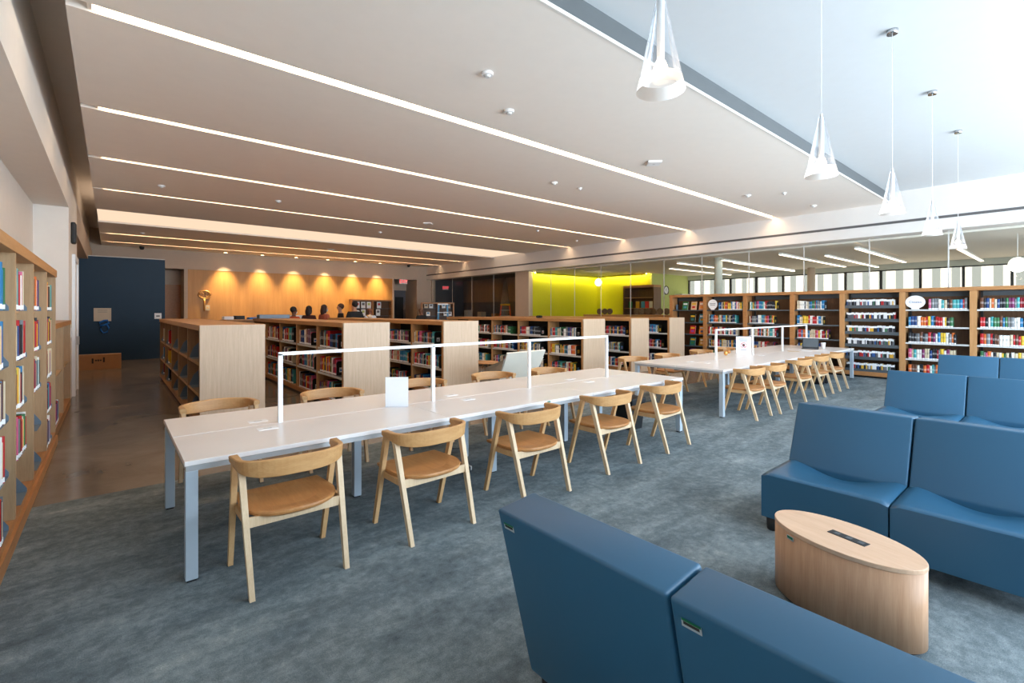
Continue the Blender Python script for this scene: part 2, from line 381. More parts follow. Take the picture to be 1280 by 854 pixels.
ym = [12.93, 10.77, 9.57, 8.41, 7.30, 6.06, 4.89, 3.71, 2.55, 1.37, .2, -1, -2.2]
mb = MB()
for y in ym: mb.box(-.05, .06, y - .035, y + .035, 1.0, 3.24, BLACKM)
mb.box(-.05, .06, -2.2, 12.93, 3.2, 3.26, BLACKM); mb.box(-.05, .06, -2.2, 12.93, .98, 1.04, BLACKM)
mb.build('window_frame', t)
for a, b_ in zip(ym, ym[1:]):
    mb = MB(); mb.box(0, .012, b_ + .035, a - .035, 1.04, 3.2, PANE); mb.build('pane', t)
for k, (x, y, r, g) in enumerate([(15.6, 7.75, .13, 0), (22.2, 7.08, .14, 0)]):
    mb = MB(); mb.lathe([(r, 0), (r, 3.45)], OVERWIN if k == 0 else BEIGEWALL, 24, (x, y), False); struct(mb, 'trim_%d' % (5 + k))
# glass front: panes with fine joints
t = thing('window_1', None, None, (14.80, 0, 0)); t['kind'] = 'structure'
gy = [24.9, 22.8, 20.9, 19, 17.2]
gz = [16.25, 14.9, 13.5, 12.1, 10.7, 9.3, 7.9, 6.4, 4.9, 3.4, 1.9, .4, -1.1, -2.6, -3.6]
for L in (gy, gz):
    for a, b_ in zip(L, L[1:]):
        mb = MB(); mb.box(-.005, .005, b_ + .012, a - .012, .05, 3.5, GLASS); mb.build('pane', t)
mb = MB()
for y in gy[1:-1] + gz[1:-1]: mb.box(-.006, .006, y - .012, y + .012, .05, 3.5, LIPM)
mb.box(-.03, .03, -3.6, 16.25, 0, .05, GREYM); mb.box(-.03, .03, 17.2, 24.9, 0, .05, GREYM); mb.build('glass_joint', t)
# window wall behind the lounge (daylight side)
t = thing('window_3', None, None, (0, YW, 0)); t['kind'] = 'structure'
mb = MB()
for k in range(0, 10): mb.box(2.1 + 1.4 * k - .03, 2.1 + 1.4 * k + .03, -.06, .06, 0, 4.5, GREYM)
mb.box(2.1, 14.7, -.06, .06, 0, .12, GREYM); mb.box(2.1, 14.7, -.06, .06, 4.4, 4.51, GREYM); mb.build('window_frame', t)
mb = MB(); mb.box(-3, 2.1, YW - .1, YW, 0, 4.95, WHITE_WALL); mb.box(14.7, 23.2, YW - .1, YW, 0, 4.95, WHITE_WALL); mb.box(-.7, 14.7, YW - .1, YW, 4.51, 4.95, WHITE_WALL); struct(mb, 'wall_front')

# ------------------------------------------------------------------ ceiling fittings
for k, (y, x, c) in enumerate([(24.55, 3.92, 0), (24.55, 5.41, 0), (24.55, 6.91, 0), (24.55, 8.42, 0), (24.55, 9.85, 0), (24.55, 11.25, 0)]):
    t = thing('downlight', 'small round warm downlight, %s along the wood wall counting from the key' % ORD[k + 1], 'ceiling light', (x, y, ZC), 0, 'downlights by the wood wall')
    mb = MB(); mb.lathe([(.075, -.004), (.075, -.001)], DOWN, 16); mb.build('lens', t)
    mb = MB(); mb.lathe([(.075, -.006), (.10, -.008), (.10, -.001)], WHITEM, 16, cap=False); mb.build('trim_ring', t)
    l = bpy.data.lights.new('downlight_spot', 'SPOT'); l.energy = 600; l.color = (1, .72, .38); l.spot_size = rad(70); l.spot_blend = 1; l.shadow_soft_size = .05
    lo = bpy.data.objects.new('downlight_spot', l); COL.objects.link(lo); lo.location = (x, y, ZC - .02); lo.rotation_euler = (rad(4), 0, 0)
DET = [(3.16, 4.17), (3.97, 4.77), (6.89, 6.84), (7.62, 6.80), (11.0, 4.78), (11.38, 4.16), (13.3, 4.19), (.80, 12.29), (3.03, 12.2), (10.57, 11.25), (13.2, 11.93), (.8, 20.1), (6.80, 14.84)]
DETW = ['in the near ceiling panel, first before the longest strip', 'in the near ceiling panel, close to the longest strip', 'between the two longest light strips, larger of the pair', 'between the two longest light strips, smaller of the pair',
        'beside the far end of the longest strip', 'short of the far end of the longest strip', 'by the beam end of the near ceiling panel', 'near the wall end of the strip before the wide slot',
        'above the low bookcases, before the fourth strip', 'between third and fourth strips toward the beam', 'close to the beam between third and fourth strips', 'behind the wide light slot toward the navy wall', 'just before the wide light slot']
for k, (x, y) in enumerate(DET):
    r = .045 if k in (3, 5, 9, 10) else .065
    t = thing('smoke_detector', 'small white detector ' + DETW[k], 'detector', (x, y, ZC), 0, 'ceiling detectors')
    mb = MB(); mb.lathe([(r * .95, -.03), (r, -.018), (r, 0)], WHITEM, 20); mb.build('base', t)
    mb = MB(); mb.lathe([(r * .35, -.052), (r * .5, -.045), (r * .6, -.03)], LIPM, 16); mb.build('sensor', t)
for k, (x, y, w) in enumerate([(7.3, 4.79, 'beyond the longest light strip, below the near panel edge'), (7.21, 12.43, 'between the third and fourth light strips'), (7.13, 20.4, 'behind the wide light slot')]):
    t = thing('ceiling_access_point', 'flat white ceiling unit ' + w, 'access point', (x, y, ZC), rad(45), 'flat ceiling units')
    mb = MB(); mb.box(-.12, .12, -.12, .12, -.035, 0, WHITEM, .012); mb.build('body', t); mb = MB(); mb.box(-.02, .02, -.02, .02, -.037, -.0345, LIPM); mb.build('lamp', t)
mb = MB(); mb.lathe([(.0, -.13), (.06, -.12), (.085, -.06), (.085, 0)], BLACK, 16, cap=False); o = mb.build('ceiling_camera', None, (.95, 24.4, ZC)); tag(o, 'small black dome camera above the navy wall', 'camera')
mb = MB(); mb.lathe([(.0, -.13), (.06, -.12), (.085, -.06), (.085, 0)], BLACK, 16, cap=False); o = mb.build('ceiling_camera', None, (12.9, 24.4, ZC)); tag(o, 'small black dome camera near the beam above the exit sign', 'camera')
def exit_sign(x, y, z, w, h, lab, rz=0):
    t = thing('exit_sign', lab, 'sign', (x, y, z), rz)
    mb = MB(); mb.box(-w / 2, w / 2, 0, .05, 0, h, WHITEM, .008); mb.build('housing', t)
    text_mesh('letters', 'EXIT', h * .95, EXITM, (0, -.004, h / 2), (rad(90), 0, 0), t, .003)
exit_sign(12.9, 25.02, 3.22, .5, .27, 'red lettered EXIT sign beside the wood wall end')
exit_sign(16.2, 25.74, 3.0, .42, .24, 'red EXIT sign standing in for a reflection in the glass')  # added sign, stands in for a reflection in the glass
# pendants
for k in range(5):
    x = 1.89 + 2.093 * k; z = 2.64
    lab = ['largest clear glass cone pendant, nearest the camera', 'second clear cone pendant in the row, before the ceiling edge', 'third clear cone pendant, middle of the row of five', 'fourth clear cone pendant, in front of the white beam', 'smallest clear cone pendant, at the far end of the row'][k]
    t = thing('pendant_lamp', lab, 'pendant lamp', (x, 1.205, z), 0, 'glass cone pendants')
    mb = MB(); mb.lathe([(.0925, .058), (.016, .44)], CONE, 32, cap=False); mb.build('glass_cone', t)
    mb = MB(); mb.lathe([(.107, 0), (.0925, .058)], FROST, 32, cap=False); mb.build('frosted_band', t)
    mb = MB(); mb.lathe([(.017, .13), (.017, .40), (.008, .44), (.008, .46)], WHITEM, 14); mb.build('stem', t)
    mb = MB(); mb.lathe([(.005, .07), (.028, .078), (.032, .10), (.022, .13)], BULB, 14); mb.build('bulb', t)
    mb = MB(); mb.tube([(0, 0, .46), (0, 0, ZH - z)], .0028, WHITEM, 6); mb.build('cord', t)
    mb = MB(); mb.lathe([(.045, ZH - z - .045), (.05, ZH - z)], CHROME, 18); mb.build('ceiling_canopy', t)

# ------------------------------------------------------------------ books (collected first, then the largest become things)
CAMD = Vector((.6443, .7644)); 
def cam_depth(x, y): return max(.3, x * .6443 + y * .7644)
PAL = [((30, 32, 38), 'black', 9), ((238, 236, 230), 'white', 9), ((186, 34, 38), 'red', 8), ((28, 62, 118), 'navy', 6), ((40, 120, 170), 'blue', 6), ((226, 186, 60), 'yellow', 5), ((214, 110, 48), 'orange', 4), ((58, 116, 74), 'green', 4),
       ((210, 196, 168), 'cream', 8), ((104, 66, 48), 'brown', 5), ((120, 124, 128), 'grey', 6), ((120, 44, 92), 'purple', 3), ((204, 90, 130), 'pink', 3), ((70, 158, 160), 'teal', 4), ((150, 30, 44), 'maroon', 4)]
PALW = [p for p in PAL for _ in range(p[2])]
PAL_CD = [((36, 38, 44), 'black', 10), ((230, 230, 230), 'white', 8), ((120, 124, 130), 'grey', 7), ((50, 90, 150), 'blue', 4), ((176, 40, 44), 'red', 3), ((224, 176, 60), 'yellow', 2), ((60, 110, 80), 'green', 1), ((90, 90, 98), 'dark grey', 6)]
PAL_CDW = [p for p in PAL_CD for _ in range(p[2])]
BOOKS = []   # dict(kind, loc, rz, size(t,d,h), rgb, cname, place, n, area)
def fill(kind, place, x, ya, yb, z, rz, hr, tr, dr, pal=None, face='x', frac=1.0, gaps=0, ends=None, sgn=-1):
    """a row of spines; the row starts at ya and goes on towards yb"""
    L = abs(yb - ya) * frac; s = 0; n = 0
    step = 1 if yb > ya else -1
    pal = pal or PALW
    run = None
    while True:
        t = R.uniform(*tr)
        if s + t > L: break
        if run and R.random() < .22: c, h, d = run
        else: c = R.choice(pal); h = R.uniform(*hr); d = R.uniform(*dr)
        run = (c, h, d)
        y = ya + step * (s + t / 2); n += 1
        loc = (x + (R.uniform(0, .012) * (1 if rz < 0 else -1)), y, z + .0015)
        dp = cam_depth(x, y); v = Vector((x, y)).normalized()
        BOOKS.append(dict(kind=kind, loc=loc, rz=rz, size=(t, d, h), rgb=c[0], cname=c[1], place=place, n=n, area=t * h * abs(v.x) / dp ** 2))
        s += t + .0012
    return ya + step * s

# ------------------------------------------------------------------ low bookcases
YF = 7.6; ZL = 1.46; WL = .80
def bookend(x, y, z, label, place_rz, h=.19, m=BLACKM, accent=None, name='bookend'):
    t = thing(name, label, 'bookend', (x, y, z), place_rz)
    mb = MB(); mb.prism([(0, 0), (.20, 0), (.20, h * .8), (.16, h), (.03, h), (0, h * .9)], .004, m, 'y', 0); mb.build('upright', t)
    mb = MB(); mb.box(0, .16, -.08, -.001, 0.0005, .002, m); mb.build('foot_plate', t)
    mb = MB(); mb.box(.05, .12, -.0012, -.0002, h * .22, h * .55, R.choice([WHITEP, LBLUE, WHITEP, YELLOW])); mb.box(.06, .10, -.0022, -.0012, h * .3, h * .42, R.choice([REDTXT, BLUEBAG, GREYTXT])); mb.build('picture', t)
    return t
def low_bookcase(x0, divs, label, dark, mags=False):
    yb = divs[-1] + .06
    t = thing('low_bookcase', label, 'bookcase', (x0, YF, 0))
    X = WL
    mb = MB(); mb.box(0, X, 0, .03, .0, ZL - .002, OAK_PALE, .002); mb.build('end_panel', t)
    mb = MB(); mb.box(-.012, X + .012, -.004 + .034, yb - YF, ZL - .075, ZL, OAK_TOP if not mags else OAK_TOP, .003); mb.build('top', t)
    mb = MB(); mb.box(.04, X - .04, .03, yb - YF - .03, 0, .055, BLACK); mb.box(0, X, .03, yb - YF, .055, .13, OAK_WARM); mb.build('base', t)
    mb = MB(); mb.box(X / 2 - .02, X / 2 + .02, .03, yb - YF - .02, .13, ZL - .075, BLACKM if dark else OAK_IN); mb.build('back_panel', t)
    for y in divs:
        mb = MB(); mb.box(0, X, y - YF - .022, y - YF + .022, .13, ZL - .075, OAK_POST if not mags else OAK_IN); mb.build('upright_panel', t)
    for a, b_ in zip(divs, divs[1:]):
        for z in ((.56, 1.0) if not mags else (.50, .93)):
            mb = MB(); mb.box(.015, X / 2 - .02, a - YF + .024, b_ - YF - .024, z - .022, z, BLACKM if not mags else OAK_IN); mb.box(.008, .015, a - YF + .024, b_ - YF - .024, z - .034, z + .004, LIPM if not mags else OAK_POST); mb.build('shelf', t)
    return t
DB = [7.655, 8.91, 10.15, 11.40, 12.65, 13.90]
DC = [7.655, 8.85, 10.10, 11.30, 12.5, 13.7]
DD = [7.655, 8.80, 10.0, 11.2, 12.4, 13.6]
DA = [7.655, 8.94, 10.29, 11.52, 13.04, 14.4]
low_bookcase(.91, DA, 'low oak bookcase with mostly empty magazine cubbies beside the concrete aisle', False, True)
LOWX = [('second', 2.86, DB, 'low oak bookcase behind the near end of the long white table', False), ('third', 4.74, DC, 'low oak bookcase directly behind the blank white table sign', True),
        ('fourth', 8.65, DD, 'long low oak bookcase behind the white lounge chair', True), ('fifth', 10.55, DD, 'low oak bookcase second from the tall oak shelving wall', True), ('sixth', 12.40, DD, 'low oak bookcase standing closest to the tall shelving wall', True)]
for w, x, dv, lab, dk in LOWX: low_bookcase(x, dv, lab, dk)
ROWN = ['bottom', 'middle', 'top']
for w, x, dv, lab, dk in LOWX:
    nb = {'second': 4, 'third': 3, 'fourth': 4, 'fifth': 1, 'sixth': 1}[w]
    for bi in range(nb):
        a, b_ = dv[bi] + .03, dv[bi + 1] - .03
        for ri, z in enumerate((.13, .56, 1.0)):
            frac = R.uniform(.62, .84) if not dk else R.uniform(.7, .9)
            hr = (.24, .31) if not dk else (.20, .25)
            place = '%s shelf, %s bay of %s low bookcase' % (ROWN[ri], ORD[bi + 1], w)
            e = fill('book', place, x + .03, b_ - .01, a, z, rad(-90), hr, (.022, .05) if not dk else (.024, .042), (.16, .24), frac=frac)
            if bi < 2 and e - .10 > a:
                bookend(x + .04, e - .008, z + .002, 'black bookend, ' + place, 0, .24)
# magazine bookcase: blue grey slanted dividers, few magazines
ROWA = (.13, .50, .93)
for bi in range(5):
    for ri, z in enumerate(ROWA):
        yc = DA[bi + 1] - .09
        t = thing('magazine_divider', 'blue grey slanted divider, %s row, %s cubby of the magazine bookcase' % (ROWN[ri], ORD[bi + 1]), 'divider', (.93, yc, z + .0015), 0, 'magazine dividers in the low bookcase')
        mb = MB(); mb.prism([(0, 0), (.26, 0), (.26, .30), (.20, .31), (.05, .16), (.0, .03)], .006, STEEL, 'y', 0); mb.build('slanted_plate', t)
        mb = MB(); mb.box(0, .26, -.30, 0, 0, .003, STEEL); mb.build('base_plate', t)
        if (bi >= 3 and R.random() < .8) or (bi == 4):
            fill('magazine', '%s row, %s cubby of magazine bookcase' % (ROWN[ri], ORD[bi + 1]), .96, yc - .02, yc - .4, z + .005, rad(-90), (.27, .30), (.006, .014), (.19, .21), frac=.3)

# ------------------------------------------------------------------ tall bookcase wall
TX = 14.3; TD = [8.72, 7.54, 6.30, 5.03, 3.86, 2.65, 1.44, .22, -1.0]; TZ = 2.18
t = thing('tall_bookcase', 'long tall oak bookcase wall of open bays under the window band', 'bookcase', (TX, 0, 0))
mb = MB(); mb.box(-.02, .38, TD[-1] - .06, TD[0] + .06, TZ - .08, TZ, OAK_WARM, .004); mb.build('top', t)
mb = MB(); mb.box(.05, .36, TD[-1], TD[0], 0, .05, BLACK); mb.box(0, .36, TD[-1], TD[0], .05, .15, OAK_WARM); mb.build('base', t)
mb = MB(); mb.box(.34, .36, TD[-1], TD[0], .15, TZ - .08, WALNUT_IN); mb.build('back_panel', t)
for y in TD:
    mb = MB(); mb.box(-.005, .34, y - .055, y + .055, .15, TZ - .08, OAK_WARM if y > 4.5 else OAK_POST); mb.build('post', t)
mb = MB()
for a in TD[1:]:
    for dy in (.062, 1.09): mb.box(.30, .335, a + dy, a + dy + .04, .15, TZ - .085, BLACKM)
    mb.box(.32, .338, a + .06, a + 1.12, TZ - .19, TZ - .085, GREYM)
mb.build('steel_rail', t)
def tall_shelves(bay, zs):
    for z in zs:
        mb = MB(); mb.box(.02, .31, TD[bay + 1] + .058, TD[bay] - .058, z - .02, z, BLACKM); mb.box(.013, .02, TD[bay + 1] + .06, TD[bay] - .06, z - .03, z + .006, LIPM if bay > 4 else GREYM); mb.build('shelf', t)
Z5 = [1.684, 1.286, .91, .534, .165]; Z6 = [1.75, 1.42, 1.10, .785, .475, .168]
RW5 = ['top', 'second', 'third', 'fourth', 'bottom']; RW6 = ['top', 'second', 'third', 'fourth', 'fifth', 'bottom']
for bay in range(8): tall_shelves(bay, Z6 if bay == 4 else Z5)
for bay in range(8):
    a, b_ = TD[bay] - .065, TD[bay + 1] + .065
    if bay == 4:
        for ri, z in enumerate(Z6):
            t2 = thing('disc_tray', 'grey steel tray of disc cases, %s row of disc bay' % RW6[ri], 'tray', (TX + .016, 0, z + .001), 0, 'disc trays')
            mb = MB(); mb.box(.012, .20, b_ - .004, a + .004, 0, .004, GREYM); mb.box(.006, .012, b_ - .004, a + .004, 0, .045, GREYM); mb.build('tray', t2)
            mb = MB(); mb.prism([(.006, 0), (.2, 0), (.2, .19), (.12, .19), (.006, .05)], .004, BLACKM, 'y', a + .005); mb.build('side_plate', t2)
            mb = MB(); mb.prism([(.006, 0), (.2, 0), (.2, .19), (.12, .19), (.006, .05)], .004, BLACKM, 'y', b_ - .009); mb.build('side_plate', t2)
            fill('disc_case', '%s tray of the disc bay' % RW6[ri], TX + .03, a - .02, b_ + .03, z + .007, rad(-90), (.165, .19), (.018, .032), (.13, .14), PAL_CDW, frac=R.uniform(.93, .99))
        continue
    if bay == 0: continue
    for ri, z in enumerate(Z5):
        place = '%s shelf, %s bay of tall bookcase' % (RW5[ri], ORD[bay + 1])
        s = a - .04; fr_ = R.uniform(.62, .76) if bay in (2, 3) else R.uniform(.78, .97)
        if bay in (1, 5) and ri == 0: s = a - (.40 if bay == 5 else .36); fr_ = .98
        e = fill('book', place, TX + .035, s, b_, z, rad(-90), (.21, .255), (.02, .042) if bay < 4 else (.026, .06), (.15, .22), frac=fr_)
        if bay in (2, 3) and ri < 4 and e - .22 > b_:
            bookend(TX + .05, e - .008, z + .002, 'black bookend, ' + place, 0, .21)
# face-out books in the first bay
FO = [(46, 120, 60), (226, 190, 150), (222, 160, 130), (30, 50, 36), (60, 140, 170), (214, 40, 44), (236, 150, 50), (30, 110, 110), (190, 140, 30), (150, 70, 150), (80, 90, 140)]
FN = ['green striped', 'cream', 'peach', 'dark green', 'sea blue', 'red patterned', 'orange', 'teal', 'mustard', 'violet', 'slate blue']
k = 0
for ri, z in enumerate(Z5):
    for j, yy in enumerate(([8.28, 7.98, 7.70] if ri == 0 else [8.02, 7.70])):
        if k >= len(FO): continue
        t2 = thing('display_book', '%s cover book facing out on the %s shelf of the end bay' % (FN[k], RW5[ri]), 'book', (TX + .10, yy, z + .008), rad(-90), 'face-out books')
        M = MB(); mt = plain('face_cover', FO[k], .5, var=0); h = .27
        T = Matrix.Rotation(rad(-12), 4, 'X')
        M.box(-.095, .095, 0, .003, 0, h, mt, 0, T); M.box(-.095, .095, .022, .025, 0, h, mt, 0, T); M.box(-.095, -.092, .0, .025, 0, h, mt, 0, T); M.build('cover', t2)
        M = MB(); M.box(-.09, .092, .003, .022, .003, h - .003, PAGES, 0, T); M.build('page_block', t2)
        M = MB(); M.box(-.07, .07, -.001, 0, h * .62, h * .82, WHITEP if k % 2 == 0 else YELLOW, 0, T); M.box(-.05, .05, -.001, 0, h * .2, h * .45, plain('cover_art', FO[(k + 4) % len(FO)], .5, var=0), 0, T); M.build('title_block', t2)
        k += 1
# round signs on the tall bookcase
def round_sign(y, z, w, h, label, word=None):
    t = thing('round_sign', label, 'sign', (TX - .008, y, z), rad(-90))
    M = MB(); n = 36
    M.prism([(w / 2 * math.cos(2 * PI * i / n), h / 2 + .02 + h / 2 * math.sin(2 * PI * i / n)) for i in range(n)], .006, WHITEP, 'y', 0); M.build('face', t)
    M = MB(); M.box(-w * .2, w * .2, .001, .005, 0, .05, WHITEP); M.box(-w * .2, w * .2, .006, .07, 0, .003, WHITEP); M.build('stand', t)
    if word: text_mesh('word', word, h * .24, BLUETXT, (0, -.002, h / 2 + .02), (rad(90), 0, 0), t)
    else:
        M = MB(); M.box(-w * .3, w * .3, -.002, 0, h * .60, h * .66, GREYTXT); M.box(-w * .26, w * .26, -.002, 0, h * .45, h * .5, GREYTXT); M.build('word', t)
round_sign(7.54 - .26, Z5[0] + .006, .30, .30, 'round white sign in the second bay of the tall bookcase')
round_sign(2.65 - .24, Z5[0] + .006, .36, .30, 'oval white sign with a grey word on tall bookcase', 'Classics')
mb = MB(); mb.box(0, .1, 0, .02, 0, .18, STEEL, .004); o = mb.build('bookend', None, (TX + .1, 8.58, Z5[0] + .003)); tag(o, 'blue grey block on top shelf of the end bay', 'bookend')

# ------------------------------------------------------------------ left wall bookcase
LX = -.53
t = thing('wall_bookcase', 'tall oak magazine bookcase built along the left wall', 'bookcase', (LX, 0, 0))
LDV = [2.80, 3.88, 4.956, 6.002, 7.14, 8.18]; LZ = [.15, .52, .90, 1.27, 1.65]
mb = MB(); mb.box(-.48, .012, LDV[0] - .03, LDV[-1] + .03, 2.07, 2.155, OAK_TOP, .003); mb.build('top', t)
mb = MB(); mb.box(-.46, 0.02, LDV[0] - .03, LDV[-1] + .03, 0, .10, OAK_WARM); mb.box(-.46, .0, LDV[0] - .03, LDV[-1] + .03, .10, .148, OAK_WARM); mb.build('base', t)
mb = MB(); mb.box(-.47, -.45, LDV[0], LDV[-1], .1, 2.07, OAK_GREY); mb.build('back_panel', t)
for y in LDV:
    mb = MB(); mb.box(-.45, 0, y - .025, y + .025, .148, 2.07, OAK_GREY); mb.build('side_panel', t)
for a, b_ in zip(LDV, LDV[1:]):
    for z in LZ[1:]:
        mb = MB(); mb.box(-.45, -.09, a + .026, b_ - .026, z - .02, z, OAK_GREY); mb.build('shelf', t)
BW = ['nearest', 'second', 'third', 'fourth', 'last']
RWL = ['bottom', 'fourth', 'third', 'second', 'top']
empty_cells = {(3, 0), (3, 1), (2, 0)}
for bi in range(5):
    a, b_ = LDV[bi] + .03, LDV[bi + 1] - .03
    for ri, z in enumerate(LZ):
        ye = a + (.76 if bi == 1 else .60)
        place = '%s row, %s bay of left wall bookcase' % (RWL[ri], BW[bi])
        t2 = thing('magazine_divider', 'blue grey slanted divider, ' + place, 'divider', (LX - .02, ye + .03, z + .001), rad(180), 'magazine dividers on the left wall')
        mb = MB(); mb.prism([(-.015, 0), (.33, 0), (.33, .30), (.26, .31), (.07, .17), (-.015, .03)], .006, STEEL, 'y', 0); mb.build('slanted_plate', t2)
        mb = MB(); mb.box(-.015, .33, 0.0, .36, 0, .003, STEEL); mb.build('base_plate', t2)
        if (bi, ri) in empty_cells: continue
        s_ = a + .08 if bi < 3 else a + .02
        fill('magazine', place, LX + .0, s_, ye - .01, z + .006, rad(90), (.25, .32), (.010, .042), (.2, .24), frac=R.uniform(.75, 1))
# lower bookcase beyond it
t = thing('wall_cabinet', 'lower oak bookcase between the wall bookcase and white pier', 'bookcase', (LX - .02, 8.24, 0))
mb = MB(); mb.box(-.46, .01, 0, 3.2, 1.42, 1.49, OAK_WARM, .003); mb.build('top', t)
mb = MB(); mb.box(-.45, 0, 0, 3.2, 0, .12, OAK_WARM); mb.build('base', t)
mb = MB(); mb.box(-.46, -.44, 0, 3.2, .12, 1.42, OAK_GREY); mb.build('back_panel', t)
for y in (.03, 1.6, 3.17):
    mb = MB(); mb.box(-.44, 0, y - .03, y + .03, .12, 1.42, OAK_GREY); mb.build('side_panel', t)
for y in (0.06, 1.63):
    mb = MB(); mb.box(-.44, -.02, y, y + 1.51, .75, .77, OAK_GREY); mb.build('shelf', t)
fill('magazine', 'bottom row of lower left bookcase', LX - .03, 8.6, 9.6, .125, rad(90), (.26, .31), (.01, .03), (.2, .24), frac=.6)
fill('magazine', 'upper row of lower left bookcase', LX - .03, 8.4, 9.0, .775, rad(90), (.26, .31), (.01, .03), (.2, .24), frac=.4)

# ------------------------------------------------------------------ turn the collected spines into things
def book_mesh(name, kind):
    """unit spine: thickness x, depth y, height z; spine faces -y"""
    M = MB()
    def q(pts, m): M.poly([M.bm.faces.new([M.bm.verts.new(p) for p in pts])], m)
    c = COVER; tt = TITLE
    S = [(-.5, .06), (-.3, .015), (0, 0), (.3, .015), (.5, .06)]
    zz = [0, .02, .13, .48, .66, 1.0] if kind != 'disc_case' else [0, .05, .12, .3, .72, 1.0]
    for z0, z1, m in zip(zz, zz[1:], [c, WHITEP if kind != 'disc_case' else c, c, tt if kind == 'book' else c, c if kind != 'disc_case' else WHITEP]):
        for (x0, y0), (x1, y1) in zip(S, S[1:]): q([(x0, y0, z0), (x1, y1, z0), (x1, y1, z1), (x0, y0, z1)], m)
    for sx in (-.5, .5): q([(sx, .06, 0), (sx, 1, 0), (sx, 1, 1), (sx, .06, 1)], c)
    for sx, ix in ((-.5, -.4), (.5, .4)):
        q([(sx, .06, 1), (sx, 1, 1), (ix, 1, 1), (ix, .1, 1)], c)
    q([(-.5, .06, 1), (-.3, .015, 1), (0, 0, 1), (.3, .015, 1), (.5, .06, 1), (.4, .1, 1), (-.4, .1, 1)], c)
    q([(-.4, .1, .975), (.4, .1, .975), (.4, .98, .975), (-.4, .98, .975)], PAGES)
    q([(-.4, .98, 0), (-.4, .98, .975), (.4, .98, .975), (.4, .98, 0)], PAGES)
    q([(-.5, .06, 0), (-.5, 1, 0), (.5, 1, 0), (.5, .06, 0)], c)
    o = M.build(name, None, None, 0, True); me = o.data; bpy.data.objects.remove(o); return me
GRP = {'book': 'spines on the shelves', 'magazine': 'magazines on the shelves', 'disc_case': 'disc cases in the disc bay'}
CATS = {'book': 'book', 'magazine': 'magazine', 'disc_case': 'disc case'}
for kind in ('book', 'magazine', 'disc_case'):
    L = sorted([b for b in BOOKS if b['kind'] == kind], key=lambda b: -b['area'])
    me = book_mesh(kind, kind)
    near, far = L[:298], L[298:]
    for b in near:
        o = bpy.data.objects.new(kind, me); COL.objects.link(o); o.location = b['loc']; o.rotation_euler.z = b['rz']; o.scale = b['size']
        o.color = s2l(b['rgb'])
        tag(o, '%s %s, %s along the %s' % (b['cname'], {'book': 'book', 'magazine': 'magazine', 'disc_case': 'disc case'}[kind], ORD[min(b['n'], 58)], b['place']), CATS[kind], GRP[kind])
    if far:
        bm = bmesh.new(); cl = bm.loops.layers.float_color.new('cover')
        for b in far:
            M = Matrix.Translation(b['loc']) @ Matrix.Rotation(b['rz'], 4, 'Z') @ Matrix.Diagonal((*b['size'], 1))
            n0 = len(bm.faces); bm.from_mesh(me); bm.faces.ensure_lookup_table()
            fs = bm.faces[n0:]; bmesh.ops.transform(bm, matrix=M, verts=list({v for f in fs for v in f.verts}))
            col = s2l(b['rgb'])
            for f in fs:
                for lp in f.loops: lp[cl] = col
        m2 = bpy.data.meshes.new('distant_spines'); bm.to_mesh(m2); bm.free()
        for mt in me.materials: m2.materials.append({'book_cover': COVER_S, 'book_title': TITLE_S}.get(mt.name, mt))
        o = bpy.data.objects.new('distant_spines' if kind == 'book' else 'distant_cases', m2); COL.objects.link(o)
        tag(o, 'many small spines packed on the farther shelves', 'books', None, 'stuff')

